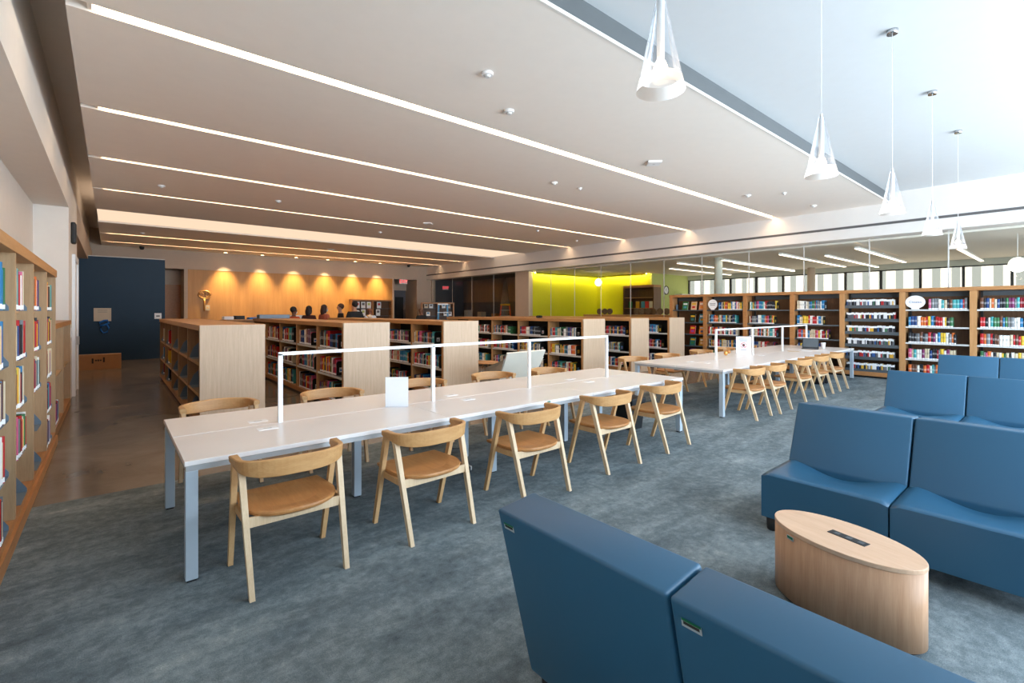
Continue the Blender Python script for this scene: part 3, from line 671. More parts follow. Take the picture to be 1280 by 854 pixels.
# ------------------------------------------------------------------ tables
def long_table(name, label, x0, x1, y0, y1, posts, legs, loc_label):
    cx, cy = (x0 + x1) / 2, (y0 + y1) / 2; hx, hy = (x1 - x0) / 2, (y1 - y0) / 2
    t = thing(name, label, 'table', (cx, cy, 0))
    n = 3; w = 2 * hx / n
    for k in range(n):
        for s in (-1, 1):
            mb = MB(); ya, yb = (-hy, -.005) if s < 0 else (.005, hy)
            mb.box(-hx + k * w + .0015, -hx + (k + 1) * w - .0015, ya, yb, .710, .74, TABLEW, .003); mb.build('tabletop', t)
    mb = MB(); mb.box(-hx + .02, hx - .02, -.03, .03, .66, .704, GREYM); mb.build('centre_channel', t)
    mb = MB()
    for s in (-1, 1):
        mb.box(-hx + .01, hx - .01, s * (hy - .03) - .02, s * (hy - .03) + .02, .675, .709, TABLEG)
        mb.box(s * (hx - .03) - .02, s * (hx - .03) + .02, -hy + .052, hy - .052, .675, .709, TABLEG)
    mb.build('apron', t)
    for (lx, ly) in legs:
        mb = MB(); mb.box(lx - cx - .033, lx - cx + .033, ly - cy - .033, ly - cy + .033, .012, .676, LEGM, .004); mb.box(lx - cx - .025, lx - cx + .025, ly - cy - .025, ly - cy + .025, 0, .012, RUBBER); mb.build('leg', t)
    mb = MB(); mb.box(-hx * .6, hx * .6, -.12, .12, .60, .615, GREYM); mb.box(-hx * .6, hx * .6, -.12, -.115, .6, .66, GREYM); mb.box(-hx * .6, hx * .6, .115, .12, .6, .66, GREYM); mb.build('cable_tray', t)
    # light rail
    zr = 1.30
    mb = MB()
    for px in posts: mb.box(px - cx - .016, px - cx + .016, -.016, .016, .73, zr, WHITEM)
    mb.box(posts[0] - cx - .016, posts[-1] - cx + .016, -.016, .016, zr - .012, zr + .014, WHITEM); mb.build('light_rail', t)
    for k in range(n):
        for s in (-1, 1):
            xx = -hx + (k + .5) * w - .35; yy = s * .16
            mb = MB(); mb.box(xx - .07, xx + .07, yy - .04, yy + .04, .7395, .743, WHITEP, .001); mb.box(xx - .03, xx + .03, yy - .012, yy + .012, .743, .7436, LIPM); mb.build('power_flap', t)
    for xx in (.25 - 0, hx - .28):
        mb = MB(); mb.box(xx - .028, xx + .028, -hy - .0015, -hy + .001, .718, .736, SILVERTAG); mb.box(xx - .02, xx + .02, -hy - .003, -hy - .001, .722, .734, GREENTAG); mb.build('asset_tag', t)
    return t
long_table('library_table', 'long white reading table with a white light rail, nearer one', .335, 5.98, 3.46, 4.93, [1.057, 2.49, 3.80, 5.25],
           [(.375, 3.50), (.375, 4.89), (5.94, 3.50), (5.94, 4.89), (1.67, 4.13), (2.99, 3.86), (3.05, 4.45), (4.38, 4.17)], '')
long_table('library_table', 'long white reading table farther off with laptop and cup', 7.20, 13.9, 3.50, 5.13, [8.6, 10.15, 11.7, 13.2],
           [(7.245, 3.54), (7.245, 5.09), (13.86, 3.54), (13.86, 5.09), (9.0, 4.3), (10.6, 4.0), (10.6, 4.6), (12.2, 4.3)], '')

# ------------------------------------------------------------------ chairs
def make_chair():
    t = thing('armchair', None, 'chair')
    mb = MB()       # seat, straight in front (+y), round behind
    n = 20; pts = [(.265, .27), (-.265, .27)]
    for k in range(n + 1):
        a = PI + PI * k / n
        pts.append((.285 * math.copysign(abs(math.cos(a)) ** .8, math.cos(a)), .02 + .27 * math.copysign(abs(math.sin(a)) ** .9, math.sin(a))))
    def ring(sc_, z): return [(x * sc_, .02 + (y - .02) * sc_, z) for x, y in pts]
    bmv = [[mb.bm.verts.new(p) for p in ring(s, z)] for s, z in ((.90, .418), (.985, .432), (1, .445), (.99, .456), (.93, .458))]
    # dished top
    inner = [mb.bm.verts.new((x * .6, .02 + (y - .02) * .6, .450)) for x, y in pts]; bmv.append(inner)
    fs = []
    for a, b_ in zip(bmv, bmv[1:]):
        for k in range(len(a)): fs.append(mb.bm.faces.new([a[k], a[(k + 1) % len(a)], b_[(k + 1) % len(a)], b_[k]]))
    fs += [mb.bm.faces.new(bmv[0][::-1]), mb.bm.faces.new(inner)]
    mb.poly(fs, OAK_SEAT); mb.build('seat', t)
    # bent back band running out into short arms
    P = []; n = 32
    for k in range(n + 1):
        u = -1 + 2 * k / n; a = abs(u)
        if a > .84:
            x = math.copysign(.300 + .006 * (a - .84) / .16, u); y = -.055 + .115 * (a - .84) / .16
        else:
            th_ = u / .84 * PI / 2; x = .300 * math.sin(th_); y = -.055 - .185 * abs(math.cos(th_)) ** .85
        zt = .775 - .016 * a; hh = .112 * (1 - a ** 2.6) + .040 * a ** 2.6; th = .011 + .016 * a ** 3
        P.append((x, y, zt, hh, th))
    mb = MB(); rings = []
    for k, (x, y, zt, hh, th) in enumerate(P):
        q0 = P[max(0, k - 1)]; q1 = P[min(n, k + 1)]
        d = Vector((q1[0] - q0[0], q1[1] - q0[1])).normalized(); nn = Vector((d.y, -d.x))
        e = .006
        sec = [(-th, -hh + e), (-th + e, -hh), (th - e, -hh), (th, -hh + e), (th, -e), (th - e, 0), (-th + e, 0), (-th, -e)]
        lean = .10
        rings.append([mb.bm.verts.new((x + nn.x * (o_ + lean * (dz + hh / 2)), y + nn.y * (o_ + lean * (dz + hh / 2)), zt + dz)) for o_, dz in sec])
    fs = []
    for a, b_ in zip(rings, rings[1:]):
        for k in range(8): fs.append(mb.bm.faces.new([a[k], a[(k + 1) % 8], b_[(k + 1) % 8], b_[k]]))
    fs += [mb.bm.faces.new(rings[0]), mb.bm.faces.new(rings[-1][::-1])]
    mb.poly(fs, OAK_BAND); mb.build('backrest', t)
    for s in (-1, 1):
        def leg(b, tp, wb, wt, m):
            M = MB(); (bx, by), (tx, ty, tz) = b, tp
            M.hexa([(bx - wb, by - wb * 1.25, 0), (bx + wb, by - wb * 1.25, 0), (bx + wb, by + wb * 1.25, 0), (bx - wb, by + wb * 1.25, 0)],
                   [(tx - wt, ty - wt * 1.25, tz), (tx + wt, ty - wt * 1.25, tz), (tx + wt, ty + wt * 1.25, tz), (tx - wt, ty + wt * 1.25, tz)], m)
            M.build('leg', t)
        leg((s * .272, -.275), (s * .290, -.075, .697), .0145, .018, OAK_LIT)
        leg((s * .294, .245), (s * .303, .035, .722), .0145, .018, OAK_CHAIR)
        M = MB(); M.prism([(-.155, .385), (.135, .385), (.122, .428), (-.142, .428)], .018, OAK_CHAIR, 'x', s * .280 - .009); M.build('side_rail', t)
    M = MB(); M.box(-.268, .268, -.170, -.152, .372, .432, OAK_LIT, .002); M.build('rear_rail', t)
    return t
chair0 = make_chair()
CN = [(.885, 3.30, 0, 'first'), (1.875, 3.29, 2, 'second'), (2.94, 3.27, 1, 'third'), (4.11, 3.32, 0, 'fourth'), (5.18, 3.34, 4, 'last')]
first = True
for x, y, r, w in CN:
    lab = 'oak armchair on the carpet side of the near table, %s from its near end' % w
    if first: chair0.location = (x, y, 0); chair0.rotation_euler.z = rad(r); chair0['label'] = lab; chair0['group'] = 'chairs at the near table'; first = False
    else: dup(chair0, (x, y, 0), rad(r), lab, 'chairs at the near table')
for k, (x, y, r) in enumerate([(.80, 5.30, 184), (1.86, 5.26, 178), (3.0, 5.31, 181), (4.12, 5.27, 176), (5.1, 5.16, 183)]):
    dup(chair0, (x, y, 0), rad(r), 'oak armchair on the bookcase side of the near table, %s from its near end' % ORD[k + 1], 'chairs at the near table')
for k, (x, y, r) in enumerate([(7.69, 3.37, 1), (8.46, 3.34, 3), (9.72, 3.36, 0), (10.75, 3.39, 2), (11.72, 3.40, 1)]):
    dup(chair0, (x, y, 0), rad(r), 'oak armchair on the carpet side of the far table, %s from its near end' % ORD[k + 1], 'chairs at the far table')
for k, (x, y, r) in enumerate([(7.62, 5.42, 172), (8.75, 5.38, 180), (10.2, 5.42, 178), (11.3, 5.40, 182), (12.5, 5.4, 180)]):
    dup(chair0, (x, y, 0), rad(r), 'oak armchair on the bookcase side of the far table, %s from its near end' % ORD[k + 1], 'chairs at the far table')

# ------------------------------------------------------------------ lounge seating
def make_sofa():
    """armless module: front edge at x=0 facing -x, width along y"""
    t = thing('armless_sofa', None, 'sofa'); W = .385
    M = MB(); nx, ny = 10, 16; ZS = .425
    def top(u, v):
        x = .012 + .60 * u; y = -W + 2 * W * v
        dip = .075 * (math.sin(PI * v) ** 2) * min(1, u / .75) ** 1.5
        ed = min(v, 1 - v) * 2 * W; rnd = .014 * max(0, 1 - ed / .022) ** 2 + (.02 * max(0, 1 - (x) / .035) ** 2)
        return (x, y, ZS - dip - rnd)
    g = [[M.bm.verts.new(top(i / nx, j / ny)) for j in range(ny + 1)] for i in range(nx + 1)]
    fs = [M.bm.faces.new([g[i][j], g[i + 1][j], g[i + 1][j + 1], g[i][j + 1]]) for i in range(nx) for j in range(ny)]
    M.poly(fs, VINYL, True)
    bot = {}
    def low(v, dz=0): 
        return M.bm.verts.new((v.co.x, v.co.y, .10))
    ringv = [g[0][j] for j in range(ny + 1)] + [g[i][ny] for i in range(1, nx + 1)] + [g[nx][j] for j in range(ny - 1, -1, -1)] + [g[i][0] for i in range(nx - 1, 0, -1)]
    lowv = [low(v) for v in ringv]
    n = len(ringv)
    M.poly([M.bm.faces.new([ringv[k], ringv[(k + 1) % n], lowv[(k + 1) % n], lowv[k]]) for k in range(n)] + [M.bm.faces.new(lowv)], VINYL)
    M.build('seat', t)
    M = MB(); M.prism([(.535, .10), (.535, .40), (.745, .866), (.950, .847), (.765, .10)], 2 * W, VINYL, 'y', -W, .013, 3)
    o = M.build('backrest', t)
    for f in o.data.polygons: f.use_smooth = True
    try: o.data.set_sharp_from_angle(angle=rad(40))
    except Exception: pass
    for x in (.065, .70):
        for y in (-W + .06, W - .06):
            M = MB(); M.lathe([(.032, 0), (.038, .01), (.041, .099)], BLACK, 16, (x, y)); M.build('foot', t)
    # asset tag on the rear of the back, upper corner
    M = MB(); q = Vector((.765 - .950, 0, .10 - .847)).normalized(); nrm = Vector((-q.z, 0, q.x)) * 1
    c = Vector((.950, W - .062, .847)) + q * .062
    if nrm.x < 0: nrm = -nrm
    for (hu, hv, off, mt, dv) in ((.030, .013, .0014, SILVERTAG, 0), (.024, .005, .0022, DARKTXT, -.001), (.029, .004, .0020, GREENTAG, -.0105)):
        cc = c + nrm * off + q * dv
        M.poly([M.bm.faces.new([M.bm.verts.new(cc + Vector((0, sy * hu, 0)) + q * sz * hv) for sy, sz in ((-1, -1), (1, -1), (1, 1), (-1, 1))])], mt)
    M.build('asset_tag', t, norm=False)
    return t
sofa0 = make_sofa()
sofa0.location = (3.76, 1.155, 0); sofa0['label'] = 'blue vinyl sofa module facing the oval table, end without neighbour'; sofa0['group'] = 'blue sofa modules'
dup(sofa0, (3.76, .375, 0), 0, 'blue vinyl sofa module facing the oval table, cut by the frame edge')
s1 = dup(sofa0, (2.15, 1.135, 0), rad(180), 'blue vinyl sofa module seen from behind, whole one with free end')
s2 = dup(sofa0, (2.15, .355, 0), rad(180), 'blue vinyl sofa module seen from behind, nearest the camera')
for s_ in (s1, s2):     # on these two the tag sits on the free upper corner
    for ch in s_.children:
        if ch.name.startswith('asset_tag'): ch.location.y = -2 * (.385 - .062)
dup(sofa0, (7.17, 1.235, 0), 0, 'blue vinyl sofa module in the middle row, end beside the tables')
dup(sofa0, (7.17, .455, 0), 0, 'blue vinyl sofa module in the middle row, at the frame edge')
dup(sofa0, (10.75, 1.225, 0), 0, 'blue vinyl sofa module in the farthest row, end beside the bookcase')
dup(sofa0, (10.75, .445, 0), 0, 'blue vinyl sofa module in the farthest row, at the frame edge')
# oval table
t = thing('oval_table', 'low oval drum table of pale oak between the blue sofas', 'table', (3.065, .822, 0), -.242)
def ov(a, b_, n=56): return [(a * math.cos(2 * PI * k / n), b_ * math.sin(2 * PI * k / n)) for k in range(n)]
M = MB(); M.prism(ov(.211, .370), .377, OAK_OVAL, 'z', .018); o = M.build('drum', t)
for f in o.data.polygons:
    f.use_smooth = len(f.vertices) == 4
M = MB(); M.prism(ov(.213, .372), .023, OAK_OVALT, 'z', .395, .003); M.build('top', t)
M = MB(); M.prism(ov(.19, .35), .018, BLACK, 'z', 0); M.build('plinth', t)
M = MB(); M.box(-.028, .028, -.12, .07, .4175, .4205, BLACKM, .0015); M.build('power_unit', t)
pu = t.children[-1]
for y in (-.09, -.03, .03):
    M = MB(); M.box(-.013, .013, y - .014, y + .014, .4205, .4212, GREYM); M.build('socket', pu)
M = MB(); a_ = rad(152); px, py = .213 * math.cos(a_), .372 * math.sin(a_)
Tm = Matrix.Translation((px * 1.002, py * 1.002, .372)) @ Matrix.Rotation(math.atan2(math.sin(a_) / .372, math.cos(a_) / .213), 4, 'Z')
M.box(0, .0025, -.024, .024, -.011, .011, SILVERTAG, 0, Tm); M.box(.0026, .0034, -.02, .02, -.004, .009, GREENTAG, 0, Tm); M.build('asset_tag', t)

# ------------------------------------------------------------------ things on and under the tables
def sign_holder(x, y, z, w, h, rz, label, marks):
    t = thing('sign_holder', label, 'sign', (x, y, z), rz)
    M = MB(); M.box(-w / 2, w / 2, -.002, .002, 0, h, WHITEP); M.build('paper', t)
    M = MB(); M.box(-w / 2 - .004, w / 2 + .004, .003, .005, 0, h + .004, ACRYL); M.box(-w / 2, w / 2, -.05, .05, 0, .003, ACRYL); M.build('acrylic_stand', t)
    if marks:
        M = MB()
        for zz, ww in ((.86, .6), (.80, .75), (.74, .5), (.2, .4)): M.box(-w / 2 * ww, w / 2 * ww, -.0032, -.0025, h * zz - .006, h * zz + .006, GREYTXT)
        M.build('text_line', t)
        M = MB(); n = 24; pts = [(.055 * math.cos(2 * PI * k / n), -.004, h * .48 + .055 * math.sin(2 * PI * k / n)) for k in range(n)]
        M.tube(pts, .006, REDTXT, 6, True); M.tube([(-.04, -.004, h * .48 + .04), (.04, -.004, h * .48 - .04)], .005, REDTXT, 6); M.box(-.02, .025, -.005, -.003, h * .48 - .03, h * .48 + .03, DARKTXT); M.build('prohibition_mark', t)
sign_holder(2.08, 4.17, .741, .215, .28, rad(-38), 'blank white sign standing on the nearer table', False)
sign_holder(10.42, 4.62, .7405, .30, .36, rad(-50), 'white sign with a red prohibition circle on far table', True)
t = thing('desk_ornament', 'small gold and brown ornament on the far table', 'ornament', (9.62, 4.62, .741))
M = MB(); M.ball((0, 0, .05), .05, GOLD, 14, (1, .8, 1)); M.build('body', t); M = MB(); M.ball((.05, -.04, .075), .035, OAK_SEAT, 12); M.ball((.06, .03, .04), .03, WHITEP, 12); M.build('head', t)
t = thing('laptop', 'dark open laptop at the end of the far table', 'laptop', (12.85, 4.12, .741), rad(-75))
M = MB(); M.box(-.17, .17, -.12, .12, 0, .016, BLACKM, .004); M.build('base', t)
M = MB(); Tm = Matrix.Translation((0, .12, .016)) @ Matrix.Rotation(rad(-18), 4, 'X'); M.box(-.17, .17, -.005, .005, 0, .24, BLACK, .003, Tm); M.box(-.155, .155, -.0065, -.0052, .02, .225, GREYM, 0, Tm); M.build('screen', t)
M = MB()
for i in range(5): M.box(-.14, .14, -.06 + i * .03, -.04 + i * .03, .016, .0175, GREYTXT)
M.build('keyboard', t)
t = thing('paper_cup', 'white paper cup beside the open laptop', 'cup', (13.2, 3.95, .741)); M = MB(); M.lathe([(.034, 0), (.048, .125), (.05, .13)], WHITEP, 20); M.build('cup', t); M = MB(); M.lathe([(.051, .128), (.051, .138), (.044, .145)], WHITEM, 20); M.build('lid', t)
for k, (x, y, r, lab) in enumerate([(12.1, 3.95, 12, 'white sheet of paper lying before the laptop'), (12.4, 3.75, -8, 'white paper sheet at the edge of the far table'), (11.75, 4.1, 30, 'cream paper sheet lying short of the laptop')]):
    M = MB(); M.box(-.14, .14, -.108, .108, 0, .002, WHITEP if k < 2 else CREAM); o = M.build('paper_sheet', None, (x, y, .7415), rad(r)); tag(o, lab, 'paper', 'papers on the far table')
t = thing('notebook', 'red and white book lying beside the cup', 'book', (13.35, 4.25, .741), rad(20)); M = MB(); M.box(-.1, .1, -.07, .07, 0, .02, REDTXT, .002); M.build('cover', t); M = MB(); M.box(-.095, .099, -.066, .0705, .003, .017, WHITEP); M.build('page_block', t)
# backpack
t = thing('backpack', 'black backpack on the carpet under the far table', 'bag', (12.3, 3.78, 0), rad(15))
M = MB(); M.box(-.2, .2, -.14, .14, 0, .40, DARKB, .08, None, 4); M.build('body', t)
M = MB(); M.box(-.15, .15, -.19, -.12, .03, .24, DARKB, .03, None, 3); M.build('front_pocket', t)
M = MB(); M.tube([(-.03, .05, .38), (-.03, .05, .44), (.03, .05, .44), (.03, .05, .38)], .008, BLACK, 8); M.tube([(-.12, .13, .36), (-.2, .24, .2), (-.3, .22, .02)], .014, BLACK, 8); M.build('strap', t)
# bin
t = thing('waste_bin', 'black bin with a black liner beside the near table', 'bin', (5.62, 4.08, 0))
M = MB(); a, b_ = .12, .155
M.hexa([(-a, -a, 0), (a, -a, 0), (a, a, 0), (-a, a, 0)], [(-b_, -b_, .42), (b_, -b_, .42), (b_, b_, .42), (-b_, b_, .42)], BLACKM); M.build('body', t)
M = MB(); M.box(-.165, .165, -.165, .165, .36, .44, BLACK, .02, None, 3); M.build('liner', t)
# cable and plug under the near table
t = thing('power_cable', 'black looped cable with plugs on the carpet under table', 'cable', (2.72, 4.05, 0))
M = MB(); M.tube([(.12, .0, .02), (.02, -.06, .012), (-.14, -.04, .02), (-.2, .02, .14), (-.13, .05, .26), (.02, .03, .24), (.06, .02, .1), (.02, .0, .03)], .006, BLACK, 8); M.build('cord', t)
M = MB(); M.box(-.02, .1, -.05, .02, 0.0, .06, BLACK, .01); M.box(.08, .14, -.02, .05, .0, .05, LIPM, .01); M.build('plug', t)
# round side table and white lounge chair
t = thing('side_table', 'small round oak table on chrome legs by third bookcase', 'table', (6.0, 7.95, 0))
M = MB(); M.lathe([(.25, .56), (.27, .57), (.27, .585), (.26, .59)], OAK_TOP, 32); M.build('top', t)
for a in (30, 150, 270):
    M = MB(); M.tube([(.06 * math.cos(rad(a)), .06 * math.sin(rad(a)), .56), (.22 * math.cos(rad(a)), .22 * math.sin(rad(a)), 0)], .011, CHROME, 10); M.build('leg', t)
t = thing('lounge_chair', 'white angular shell lounge chair behind the near table', 'chair', (5.62, 6.62, 0), rad(-97))
def slab(quad, th, m, nm):
    M = MB(); P = [Vector(p) for p in quad]; n = (P[1] - P[0]).cross(P[3] - P[0]).normalized() * th
    M.hexa([p - n / 2 for p in P], [p + n / 2 for p in P], m); M.build(nm, t)
slab([(.06, -.36, .40), (.06, .40, .40), (.40, .42, .95), (.40, -.40, .93)], .03, SHELLW, 'backrest')
slab([(-.62, -.30, .42), (-.62, .30, .42), (.07, .36, .38), (.07, -.34, .38)], .03, SHELLG, 'seat')
slab([(-.5, -.31, .40), (.06, -.36, .38), (.34, -.41, .82), (-.30, -.40, .62)], .025, SHELLG, 'armrest')
slab([(.06, .37, .38), (-.5, .32, .40), (-.30, .40, .62), (.34, .42, .82)], .025, SHELLW, 'armrest')
M = MB()
for sx in (-1, 1):
    for sy in (-1, 1): M.tube([(-.22 + sx * .08, sy * .08, .39), (-.22 + sx * .28, sy * .26, 0)], .012, CHROME, 8)
M.build('leg_frame', t)

# ------------------------------------------------------------------ along the back
t = thing('wall_notice', 'cream rectangular notice on the navy partition wall', 'notice', (-.22, 20.698, 1.32)); M = MB(); M.box(-.22, .22, -.012, 0, 0, .43, CREAM); M.build('board', t)
M = MB()
for zz in (.36, .3): M.box(-.12, .12, -.014, -.012, zz - .006, zz + .006, GREYTXT)
M.build('text_line', t)
t = thing('hanging_strap', 'bright blue looped strap hanging under the cream notice', 'strap', (-.18, 20.66, 1.3))
M = MB(); M.tube([(.0, 0, .04), (-.11, -.02, -.02), (-.1, -.03, -.14), (.02, -.02, -.1), (.12, -.02, -.04), (.08, 0, .05)], .028, BLUEBAG, 10, True); M.tube([(-.06, -.02, -.1), (-.09, -.03, -.26), (-.02, -.03, -.37), (.08, -.02, -.34), (.12, -.02, -.2), (.06, -.02, -.08)], .024, BLUEBAG, 10); M.build('loop', t)
t = thing('wall_plate', 'small white plate at the edge of the navy wall', 'sign', (1.25, 20.698, 1.38)); M = MB(); M.box(-.1, .1, -.012, 0, 0, .2, WHITEP); M.build('plate', t); M = MB(); M.box(-.05, .05, -.014, -.012, .07, .12, GREYTXT); M.build('mark', t)
t = thing('cardboard_box', 'long flat cardboard box on concrete before the navy wall', 'box', (-.28, 17.95, 0)); M = MB(); M.box(-.5, .5, -.18, .18, 0, .42, CARD, .006); M.build('carton', t)
M = MB(); M.box(-.14, -.10, -.183, -.18, .18, .32, DARKTXT); M.box(.10, .14, -.183, -.18, .20, .34, DARKTXT); M.build('printed_bar', t)
M = MB(); M.box(-.07, -.03, -.183, -.18, .24, .28, DARKTXT); M.box(-.02, .02, -.183, -.18, .235, .285, DARKTXT); M.box(.03, .07, -.183, -.18, .24, .28, DARKTXT); M.build('printed_mark', t)
M = MB(); M.box(-.5, .5, -.03, .03, .42, .423, CREAM); M.build('tape', t)
# golden key
t = thing('wall_key', 'large golden key hung on the wood wall', 'ornament', (3.17, 24.98, 1.66))
M = MB(); n = 20; M.tube([(.22 * math.cos(2 * PI * k / n), 0, .72 + .17 * math.sin(2 * PI * k / n)) for k in range(n)], .03, GOLD, 8, True)
for sx in (-.1, .1): M.tube([(sx + .07 * math.cos(2 * PI * k / 12), 0, .72 + .09 * math.sin(2 * PI * k / 12)) for k in range(12)], .018, GOLD, 8, True)
M.build('bow', t)
M = MB(); M.tube([(0, 0, .56), (0, 0, 0)], .035, GOLD, 10); M.box(-.05, .05, -.03, .03, .48, .54, GOLD); M.build('shaft', t)
M = MB(); M.box(.03, .2, -.02, .02, .02, .26, CREAM); M.box(.08, .15, -.025, .025, .1, .18, GOLD); M.build('bit', t)
# service desk
t = thing('service_desk', 'long oak service desk in front of the wood wall', 'desk', (6.6, 20.5, 0))
M = MB(); M.box(-3.6, 3.6, -.4, .4, 1.06, 1.12, OAK_TOP, .004); M.build('worktop', t); M = MB(); M.box(-3.5, 3.5, -.32, -.28, 0, 1.06, OAK_POST); M.box(-3.5, -3.46, -.3, .3, 0, 1.06, OAK_POST); M.box(3.46, 3.5, -.3, .3, 0, 1.06, OAK_POST); M.build('front_panel', t)
# display case with notices
def display_case(x, y, w, h, rz, label, n):
    t = thing('display_case', label, 'bookcase', (x, y, 0), rz)
    M = MB(); M.box(-w / 2, w / 2, -.02, .36, h - .07, h, OAK_WARM); M.build('top', t)
    for u in (-w / 2, -.03, w / 2 - .07):
        M = MB(); M.box(u, u + .07, 0, .36, .1, h - .07, OAK_WARM); M.build('side_panel', t)
    M = MB(); M.box(-w / 2, w / 2, .34, .36, .1, h - .07, WALNUT_IN); M.build('back_panel', t)
    M = MB(); M.box(-w / 2, w / 2, .02, .36, 0, .1, OAK_WARM); M.build('base', t)
    for z in (.55, .98, 1.40, 1.80):
        M = MB(); M.box(-w / 2 + .07, w / 2 - .07, .02, .34, z - .02, z, GREYM); M.build('shelf', t)
    return t
display_case(10.72, 24.3, 2.3, 2.26, 0, 'oak display case of white notices before the wood wall', 6)
spots = [(9.90, 1.80, 'top row first'), (10.22, 1.80, 'top row second'), (10.53, 1.80, 'top row third'), (11.1, 1.80, 'top row, other half'), (10.22, 1.40, 'second row middle'), (11.05, 1.40, 'second row, other half')]
for x, z, w in spots:
    t2 = thing('display_card', 'white card with a picture in the display case, ' + w, 'card', (x, 24.36, z + .003), 0, 'display cards')
    M = MB(); M.box(-.12, .12, 0, .006, 0, .34, WHITEP); M.build('card', t2); M = MB(); M.box(-.07, .07, -.003, 0, .16, .28, R.choice([OAK_SEAT, GREYTXT, PALEGREEN, REDTXT])); M.build('picture', t2)
t2 = thing('display_plate', 'round white plate in the display case, second row', 'plate', (9.9, 24.36, 1.405))
M = MB(); n = 28; M.prism([(.15 * math.cos(2 * PI * k / n), .15 + .15 * math.sin(2 * PI * k / n)) for k in range(n)], .01, WHITEP, 'y', 0); M.build('disc', t2)
M = MB(); M.tube([(.07 * math.cos(2 * PI * k / n), -.002, .15 + .07 * math.sin(2 * PI * k / n)) for k in range(n)], .008, GREYTXT, 6, True); M.build('ring', t2)
display_case(13.0, 21.4, 1.7, 2.1, rad(-25), 'oak display case near the beam behind the seated worker', 4)
for k, (u, z) in enumerate([(-.6, 1.80), (-.35, 1.80), (.3, 1.80), (.55, 1.80), (-.5, 1.40), (.4, 1.40), (.62, 1.40)]):
    ca, sa = math.cos(rad(-25)), math.sin(rad(-25))
    t2 = thing('display_card', 'pale cover facing out in the case by the beam, %s place' % ORD[k + 1], 'card', (13.0 + u * ca - .06 * sa, 21.4 + u * sa + .06 * ca, z + .002), rad(-25), 'cards in the case by the beam')
    M = MB(); M.box(-.10, .10, 0, .006, 0, .21, R.choice([WHITEP, CREAM])); M.build('card', t2); M = MB(); M.box(-.06, .06, -.003, 0, .10, .18, R.choice([STEEL, GREYTXT, LBLUE])); M.build('picture', t2)
# papers and trays on top of the low bookcases
t = thing('paper_tray', 'long grey tray on the far end of second low bookcase', 'tray', (3.2, 13.35, ZL)); M = MB(); M.box(-.36, .36, -.14, .14, 0, .10, STEEL, .01); M.build('body', t); M = MB(); M.box(.30, .362, -.13, .13, .01, .09, WHITEP); M.build('end_label', t)
t = thing('paper_tray', 'white open file box standing on the service desk', 'tray', (5.75, 20.45, 1.121)); M = MB(); M.box(-.24, .24, -.12, .12, 0, .012, WHITEP); 
for s in (-1, 1): M.box(-.24, .24, s * .12 - .006, s * .12 + .006, .013, .36, WHITEP); M.box(s * .235 - .006, s * .235 + .006, -.113, .113, .013, .36, WHITEP)
M.build('body', t); M = MB(); M.box(-.21, .21, -.1, .1, .014, .30, CREAM); M.build('paper_block', t)
t = thing('sorting_cart', 'low oak cart of returned books beyond magazine bookcase', 'cart', (3.05, 16.3, 0), rad(10))
M = MB(); M.box(-.55, .55, -.25, .25, 1.36, 1.40, OAK_TOP); M.build('top', t); M = MB(); M.box(-.55, -.5, -.25, .25, .1, 1.36, OAK_POST); M.box(.5, .55, -.25, .25, .1, 1.36, OAK_POST); M.box(-.5, .5, -.02, .02, .1, 1.36, OAK_POST); M.build('side_panel', t)
M = MB()
for sx in (-.5, .5):
    for sy in (-.2, .2): M.lathe([(.03, 0), (.04, .02), (.04, .08), (.02, .1)], BLACK, 12, (sx, sy))
M.build('caster', t)
for k, (dx, c, h, lab) in enumerate([(-.09, BLACK, .11, 'black book stack end lying on the cart'), (.25, BLUEBAG, .06, 'bright blue book lying on the cart'), (-.40, WHITEP, .09, 'white box of papers on the cart')]):
    t = thing('lying_book', lab, 'book', (3.05 + dx, 16.3 + (-.05 if k else .05), 1.401), rad(12)); M = MB(); M.box(-.13, .13, -.09, .09, 0, h, c, .003); M.build('cover', t); M = MB(); M.box(-.125, .132, -.086, .086, .006, h - .006, PAGES); M.build('page_block', t)
t = thing('table_ornament', 'small cream round ornament on the third low bookcase', 'ornament', (5.3, 12.2, ZL)); M = MB(); M.ball((0, 0, .05), .05, CREAM, 14, (1.3, 1, 1)); M.build('body', t); M = MB(); M.ball((-.07, 0, .07), .025, GOLD, 10); M.build('knob', t)
t = thing('camera_bag', 'small black soft pouch lying on top of fourth bookcase', 'bag', (9.1, 9.62, ZL), rad(30)); M = MB(); M.box(-.1, .1, -.07, .07, 0, .07, DARKB, .03, None, 3); M.build('body', t); M = MB(); M.tube([(-.1, 0, .05), (-.16, .02, .03), (-.2, 0, .012)], .01, BLACK, 8); M.build('strap', t)

